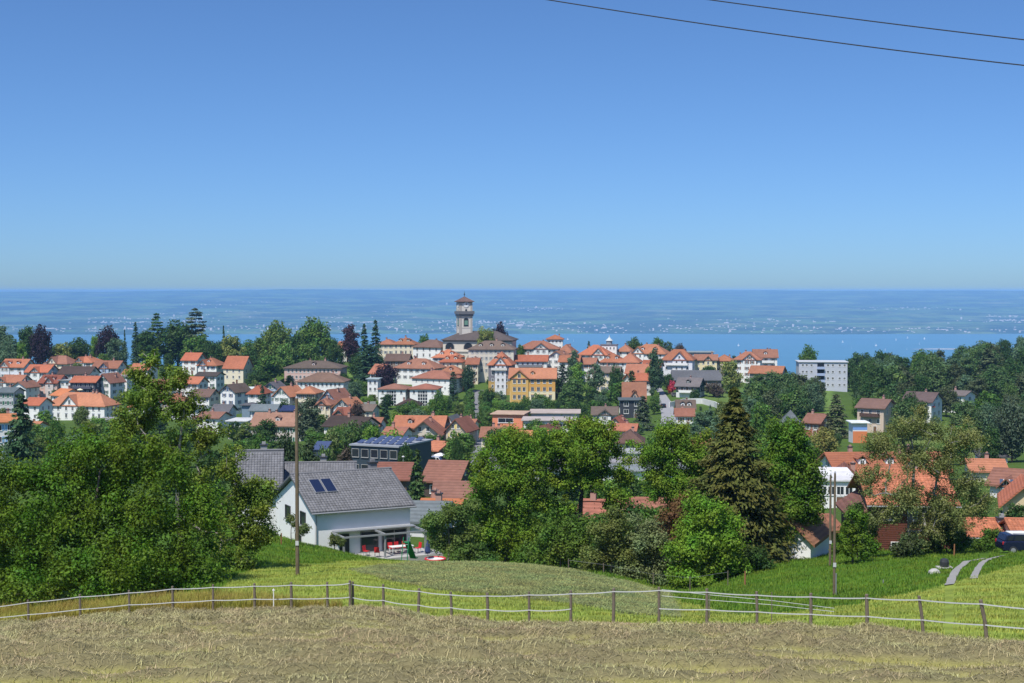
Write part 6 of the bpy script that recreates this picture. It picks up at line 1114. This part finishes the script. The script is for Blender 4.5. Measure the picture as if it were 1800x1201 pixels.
def cable(name, pts, r, label):
    P = [at(*p) for p in pts]; o = empty(name, P[0]); tag(o, label, 'cable', 'overhead cables'); Q = []
    for k in range(25):                                              # quadratic through three points
        t = k / 24; l0, l1, l2 = (2 * (t - .5) * (t - 1)), (-4 * t * (t - 1)), (2 * t * (t - .5)); Q.append(P[0] * l0 + P[1] * l1 + P[2] * l2 - P[0])
    m = MB(); m.tube(Q, r, 6); m.build('strand', M['dark'], o)
cable('overhead_cable', [(600, -62, 30), (1375, 62, 26), (2150, 148, 22)], .0105, 'lower black overhead cable crossing the sky at upper right')
cable('overhead_cable', [(900, -50, 30), (1540, 38.5, 26), (2180, 110, 23)], .0105, 'upper black overhead cable in the top right corner')
# ---------------------------------------------------------------- vehicles
def car(px, Y, rz, c, label, L=4.4, Wd=1.8, Hh=1.6, roof_c=None, suv=False, z=0.0):
    x = at(px, 900, Y).x; o = empty('parked_car', (x, Y, gz(x, Y) + z), rz); tag(o, label, 'car', 'cars parked in the place')
    a = L / 2; f = .30; body = [(-a, .45), (-a + .05, .30), (a - .1, .30), (a, .45), (a - .02, .82), (a - .3, .98), (a * .42, 1.04), (-a + .12, 1.06), (-a, .9)]
    P_ = simple('car_paint', c, .25, spec=.6) if True else None
    m = MB(); m.prism(body, 'y', -Wd / 2, Wd / 2); bo = m.build('body', P_, o)
    bv = bo.modifiers.new('round', 'BEVEL'); bv.width = .07; bv.segments = 2
    cab = [(-a + .12, 1.05), (a * .40, 1.03), (a * .12, Hh - .06), (-a * .55, Hh), (-a + .32, Hh - .08)]
    m = MB(); m.prism(cab, 'y', -Wd / 2 + .09, Wd / 2 - .09); ca_ = m.build('cabin', P_, o); bv = ca_.modifiers.new('round', 'BEVEL'); bv.width = .06; bv.segments = 2
    for s in (-1, 1):
        y0 = s * (Wd / 2 - .088)
        for q in ([(-a * .05, 1.08), (a * .33, 1.08), (a * .10, Hh - .14), (-a * .05, Hh - .12)], [(-a * .12, 1.08), (-a * .12, Hh - .12), (-a * .5, Hh - .1), (-a * .58, 1.08)], [(-a * .64, 1.1), (-a * .56, Hh - .12), (-a * .72, Hh - .16), (-a * .84, 1.12)]):
            m = MB(); m.prism(q, 'y', *sorted((y0, y0 + s * .012))); m.build('side_window', M['glass'], o)
        for xw in (-a * .62, a * .62):
            m = MB(); m.tube([(xw, s * (Wd / 2 - .2), .33), (xw, s * (Wd / 2 + .02), .33)], .33, 16); w_ = m.build('wheel', M['dark'], o)
            m = MB(); m.tube([(xw, s * (Wd / 2 + .0), .33), (xw, s * (Wd / 2 + .035), .33)], .20, 10); m.build('rim', M['grey'], w_)
        m = MB(); m.box(-a * .1, -a * .0, *sorted((s * Wd / 2, s * (Wd / 2 + .03))), .88, .92); m.build('door_handle', M['grey'], o)
        m = MB(); m.box(a - .1, a + .005, *sorted((s * (Wd / 2 - .1), s * (Wd / 2 - .5))), .68, .84); m.build('headlight', M['white'], o)
        m = MB(); m.box(-a - .005, -a + .08, *sorted((s * (Wd / 2 - .06), s * (Wd / 2 - .26))), .78, 1.0); m.build('tail_light', RED, o)
    m = MB(); m.prism([(a * .405, 1.07), (a * .13, Hh - .1), (a * .135, Hh - .09), (a * .42, 1.06)], 'y', -Wd / 2 + .2, Wd / 2 - .2); m.build('windscreen', M['glass'], o)
    if suv:
        for s in (-1, 1): m = MB(); m.tube([(-a * .6, s * .62, Hh + .05), (a * .05, s * .62, Hh + .03)], .025, 6); m.build('roof_rail', M['grey'], o)
        m = MB(); m.box(-a * .62, a * .1, -Wd / 2 + .22, Wd / 2 - .22, Hh - .03, Hh + .02); m.build('roof_panel', M['white'], o)
    return o
car(1801, 113, R(4), (0.009, 0.013, 0.04), 'dark blue estate car with pale roof parked at the right picture edge', 4.1, 1.75, 1.6, suv=True)
car(1164.5, 560, R(96), (0.015, 0.018, 0.025), 'black car driving down the pale street', z=.3)
car(1162, 462, R(100), (0.02, 0.025, 0.03), 'dark car at the lower end of the pale street', z=.3)
car(1148, 566, R(10), (0.45, 0.04, 0.05), 'red car parked beside the house left of the street', z=.1)
car(1188, 600, R(5), (0.1, 0.1, 0.11), 'grey car in front of the green chalet garage', z=.1)
car(770, 322, R(-12), (0.75, 0.76, 0.78), 'white van parked by the wooden shed', 5.0, 2.0, 2.1, z=.1)
car(868, 655, R(8), (0.5, 0.05, 0.05), 'red car on the square before the town hall', z=.2)
# ---------------------------------------------------------------- small things
def parasol(px, Y, ytop, c, label, rad=1.6):
    x = at(px, 900, Y).x; g = gz(x, Y); h = max(zpix(ytop, Y) - g, 2.2); o = empty('parasol', (x, Y, g)); tag(o, label, 'parasol'); m = MB(); m.tube([(0, 0, 0), (0, 0, h)], .05, 6); m.build('pole', M['grey'], o); m = MB(); m.tube([(0, 0, h - .6), (0, 0, h - .25), (0, 0, h)], [rad, rad * .55, .05], 8); m.build('canopy', simple('parasol_cloth', c, .8), o)
parasol(893, 655, 658, (.8, .8, .78), 'white parasol on the square right of the town hall', 2.6); parasol(1631, 470, 712, (0.75, 0.14, 0.06), 'bright red parasol on the terrace near the wood', 2.2); parasol(774, 335, 796, (.75, .75, .78), 'white parasol behind the white van', 1.7)
parasol(143, 575, 683, (0.8, 0.74, 0.5), 'cream parasol before the dark balconied house', 1.3); parasol(811, 640, 664, (0.75, 0.4, 0.08), 'orange parasol at the dark tree before the town hall', 1.8)
o = on_ground('kettle_grill', 1661, 93, 0, 'black covered kettle grill on a pale base by the gravel track', 'grill'); m = MB(); m.box(-.5, .5, -.3, .3, -.1, .12); m.build('base', M['concrete'], o)
m = MB(); m.tube([(0, 0, .05), (0, 0, .2), (0, 0, .45), (0, 0, .62), (0, 0, .68)], [.24, .29, .30, .24, .06], 12); m.build('cover', M['dark'], o)
o = on_ground('boulder', 1644, 88, 0, 'small pale boulder beside the kettle grill', 'boulder'); m = MB(); m.tube([(0, 0, -.1), (.02, 0, .12), (.05, 0, .26), (.06, 0, .32)], [.42, .38, .24, .06], 9); m.build('stone', M['concrete'], o)
for px_, Y_, lb in ((1678, 112, 'weathered stump post right of the farmhouse'), (494, 118, 'rusty stake in the long grass left of the house'), (1310, 97, 'short stake at the edge of the green bank')):
    o = on_ground('stake', px_, Y_, 0, lb, 'stake'); m = MB(); m.tube([(0, 0, -.2), (.02, 0, .95)], [.07, .05], 7); m.build('shaft', simple('rusty_wood', (0.28, 0.13, 0.06), .9), o)
o = on_ground('street_lamp', 709, 262, 0, 'slim street lamp right of the dark solar building', 'street lamp'); m = MB(); m.tube([(0, 0, 0), (0, 0, 5.2)], [.07, .05], 7); m.build('mast', M['grey'], o); m = MB(); m.tube([(0, 0, 5.2), (0, 0, 5.3), (0, 0, 5.5)], [.12, .3, .1], 8); m.build('lamp_head', M['tape'], o)
# sailing boats on the lake
hull_m = MB(); hull_m.prism([(-6, 1.2), (-5, 0), (4, 0), (7, 1.4)], 'y', -1.6, 1.6); hull_m = hull_m.mesh('hull', M['white']); sail_m = MB(); sail_m.prism([(-5, 2.2), (.8, 2.2), (.8, 17)], 'y', -.12, .12); sail_m.prism([(1.1, 2.0), (6, 1.8), (1.1, 14)], 'y', -.1, .1); sail_m = sail_m.mesh('sail', M['white'])
ORDN = 'first second third fourth fifth sixth seventh eighth ninth tenth eleventh'.split(); BOATS = [1481, 1497, 1540, 1556, 1575, 1595, 1616, 1625, 1594, 1721, 1724]
for i, (u, v_) in enumerate([(1481, 601), (1497, 611), (1540, 607), (1556, 615), (1575, 597), (1595, 593.5), (1616, 604.5), (1625, 595), (1594, 614), (1721, 600), (1724, 609.5), (1008, 599), (998, 596), (150, 590), (1298, 607)]):
    Y = -LZ * FPX / (v_ + 1.5 - HY); p = at(u, v_ + 1.5, Y); o = empty('sailing_boat', (p.x, p.y, LZ), i * 1.3)
    lb = ('tiny white sailing boat on the open lake, %s from the left' % ORDN[sorted(q for q in BOATS if q > 1400).index(u)]) if u > 1400 else ['tiny white sailing boat just right of the church tower, nearer the town', 'tiny white sailing boat just right of the church tower, farther out', 'tiny white sailing boat between the copper beeches', 'tiny white boat above the ridge end houses'][[1008, 998, 150, 1298].index(u)]
    tag(o, lb, 'boat', 'sailing boats on the lake'); link('hull', hull_m, o); link('sail', sail_m, o); o.scale = (1.15,) * 3
# ---------------------------------------------------------------- hay, grass
rng = np.random.default_rng(12)
def hay_h(x, y):
    """height of the raked hay above the stubble: rows across the slope, broken into lumps"""
    wv = y + 0.08 * x + 2.6 * (vnoise(x * .16, y * .12, 3) - .5) + .9 * (vnoise(x * .5, y * .4, 8) - .5)
    row = np.clip(np.cos(wv * 2 * math.pi / 3.3) * 1.1 + .25, 0, 1); amp = np.clip(fbm(x * .3, y * .45, 3, 14) * 2.0 - .35, .12, 1.0)
    lump = fbm(x * 1.15, y * 1.5, 3, 33); fine = fbm(x * 5.5, y * 5.5, 2, 71)
    h = row * amp * (.05 + 1.9 * lump * lump) + row * .10 * (fine - .3) + .05 * (fbm(x * 3, y * 3, 2, 44) - .2)
    u = 900 + FPX * x / y; edge = np.clip((fence_y(u) - 1.0 - y) / 1.6, 0, 1); h = .5 * (1 - np.exp(-np.clip(h, 0, 2) / .42)); return h * edge * np.clip((y - 17.5) / 3, 0, 1)
gx, gy = np.meshgrid(np.arange(-30, 30.01, .14), np.arange(16, 68.01, .14), indexing='ij'); hz0 = hay_h(gx, gy); zz = ground(gx, gy) + hz0 - .02
ok = (gy < fence_y(900 + FPX * gx / gy) + .2) & (np.abs(gx) < gy * .48 + 2)
idx = np.arange(gx.size).reshape(gx.shape); keep = ok[:-1, :-1] & ok[1:, 1:]
quads = np.stack([idx[:-1, :-1], idx[1:, :-1], idx[1:, 1:], idx[:-1, 1:]], -1)[keep]
used, inv = np.unique(quads, return_inverse=True); hm, n, b = mat('hay_mat'); b.inputs['Roughness'].default_value = .95; b.inputs['Specular IOR Level'].default_value = .05
va = nd(n, 'ShaderNodeVertexColor', layer_name='hay_colour'); tc = nd(n, 'ShaderNodeTexCoord'); n1 = nd(n, 'ShaderNodeTexNoise', Scale=9.0, Detail=5.0, Roughness=.8); n.links.new(tc.outputs['Object'], n1.inputs['Vector']); n.links.new(scaled_color(n, va.outputs[0], n1.outputs[0], .45, 1.55), b.inputs['Base Color'])
n2 = nd(n, 'ShaderNodeTexNoise', Scale=14.0, Detail=4.0, Roughness=.8); n.links.new(tc.outputs['Object'], n2.inputs['Vector']); bp = nd(n, 'ShaderNodeBump', Strength=.8, Distance=.05); n.links.new(n2.outputs[0], bp.inputs['Height']); n.links.new(bp.outputs[0], b.inputs['Normal'])
me = np_mesh('hay_bed', np.stack([gx, gy, zz], -1).reshape(-1, 3)[used], inv.reshape(-1, 4), hm, True)
f = np.clip((hz0.reshape(-1)[used] - .03) / .12, 0, 1)[:, None]; hc = np.array([[.33, .31, .10]]) * (1 - f) + np.array([[.215, .19, .098]]) * f
ca = me.color_attributes.new('hay_colour', 'FLOAT_COLOR', 'POINT'); ca.data.foreach_set('color', np.concatenate([hc, np.ones((len(hc), 1))], 1).astype(np.float32).ravel())
tag(link('hay_bed', me), 'thick layer of drying hay raked in rows over the field', 'hay', kind='stuff')
def strands(name, X, Y, Z, L, wd, lift, c, m, label, cat, rng, flat=True, spread=1.0, hf=None):
    """bent strands: three corners at the foot, a knee and a tip; one mesh"""
    k = len(X); a = rng.uniform(0, 2 * math.pi, k); d = np.stack([np.cos(a), np.sin(a), np.zeros(k)], -1); s = np.stack([-np.sin(a), np.cos(a), np.zeros(k)], -1); l = (L * rng.uniform(.5, 1.4, k))[:, None]
    p0 = np.stack([X, Y, Z], -1); up = np.array([0, 0, 1.0]); e = (lift * rng.uniform(.1, 1, k))[:, None]
    if flat: p1 = p0 + d * l * .5 + up * l * e; p2 = p0 + d * l + up * l * e * rng.uniform(-.2, 1, k)[:, None]
    else: p1 = p0 + up * l * .55 + d * l * .12 * spread; p2 = p0 + up * l * rng.uniform(.75, 1.0, k)[:, None] + d * l * .38 * spread
    if hf is not None:                                               # strands drape over the heaps
        for p_, q_ in ((p1, .25), (p2, 1.0)): p_[:, 2] = hf(p_[:, 0], p_[:, 1]) + (e * l)[:, 0] * (.6 if q_ < 1 else rng.uniform(-.1, 1.0, k))
    w1 = wd * rng.uniform(.6, 1.3, k)[:, None]; V = np.stack([p0 - s * w1, p0 + s * w1, p1 + s * w1 * .8, p1 - s * w1 * .8, p2], 1).reshape(-1, 3); n0 = np.arange(k)[:, None] * 5
    F_ = np.concatenate([n0 + np.array([[0, 1, 2]]), n0 + np.array([[0, 2, 3]]), n0 + np.array([[3, 2, 4]])]); o = link(name, np_mesh(name, V, F_, m), color=c); tag(o, label, cat, kind='stuff'); return o
def scatter(n, u0, u1, Y0, Y1, test, rng):
    """random points over the ground, evenly per square metre"""
    Y = np.sqrt(rng.uniform(Y0 ** 2, Y1 ** 2, n)); u = rng.uniform(u0, u1, n); X = (u - 900) / FPX * Y; Z = ground(X, Y); k = test(u, X, Y, Z); return X[k], Y[k], Z[k]
X, Y, Z = scatter(400000, -100, 1960, 17.5, 66, lambda u, X, Y, Z: (Y < fence_y(u) - .2) & (rng.random(len(X)) < .15 + 4.5 * hay_h(X, Y)), rng)
strands('hay_strands', X, Y, Z + hay_h(X, Y) - .02, .26 * np.clip(Y / 46, .55, 1.1), .0085 * np.clip(Y / 46, .6, 1.1)[:, None], .5, (0.37, 0.325, 0.17), M['straw'], 'loose strands of hay on the raked rows', 'hay', rng, hf=lambda x, y: ground(x, y) + hay_h(x, y))
X, Y, Z = scatter(70000, -160, 1960, 17.5, 66, lambda u, X, Y, Z: (Y < fence_y(u) - .1) & (hay_h(X, Y) < .10), rng)
strands('stubble', X, Y, Z, .09, .006, .5, (0.38, 0.36, 0.11), M['straw'], 'short yellow stubble between the hay rows', 'stubble', rng, False)
def zt(k): return lambda u, X, Y, Z: zone_of(X, Y, Z) == k
X, Y, Z = scatter(200000, -160, 620, 56, 82, zt(5), rng); strands('golden_grass', X, Y, Z, .5, .009, .5, (0.34, 0.30, 0.065), M['blade'], 'tall golden grass behind the fence on the left', 'grass', rng, False)
X, Y, Z = scatter(190000, 300, 1960, 60, 135, lambda u, X, Y, Z: (zone_of(X, Y, Z) == 4) & (Y > 62) & (np.abs(u - np.interp(Y, [73, 82, 91, 98, 102.5], [1674, 1680, 1688, 1703, 1735])) > 8.5) & (np.abs(u - np.interp(Y, [78, 86, 95, 101, 104], [1717, 1723, 1731, 1745, 1770])) > 8), rng); strands('long_grass', X, Y, Z, .19, .016, .5, (0.14, 0.235, 0.026), M['blade'], 'long green grass on the banks below the houses', 'grass', rng, False)
X, Y, Z = scatter(130000, 560, 1230, 56, 98, zt(3), rng); strands('cut_grass', X, Y, Z + .02, .32, .016, .3, (0.215, 0.24, 0.085), M['straw'], 'grey green freshly cut grass drying on the mound', 'cut grass', rng)
X, Y, Z = scatter(330000, 380, 1960, 40, 100, lambda u, X, Y, Z: (zone_of(X, Y, Z) == 2) & (np.abs(u - np.interp(Y, [73, 82, 91], [1674, 1680, 1688])) > 8) & (rng.random(len(X)) < .55 + .4 * np.sin((Y + .3 * X) * 1.85)), rng); strands('mown_grass', X, Y, Z, .12, .013, .5, (0.33, 0.38, 0.08), M['blade'], 'short mown grass in bands across the meadow', 'grass', rng, False)
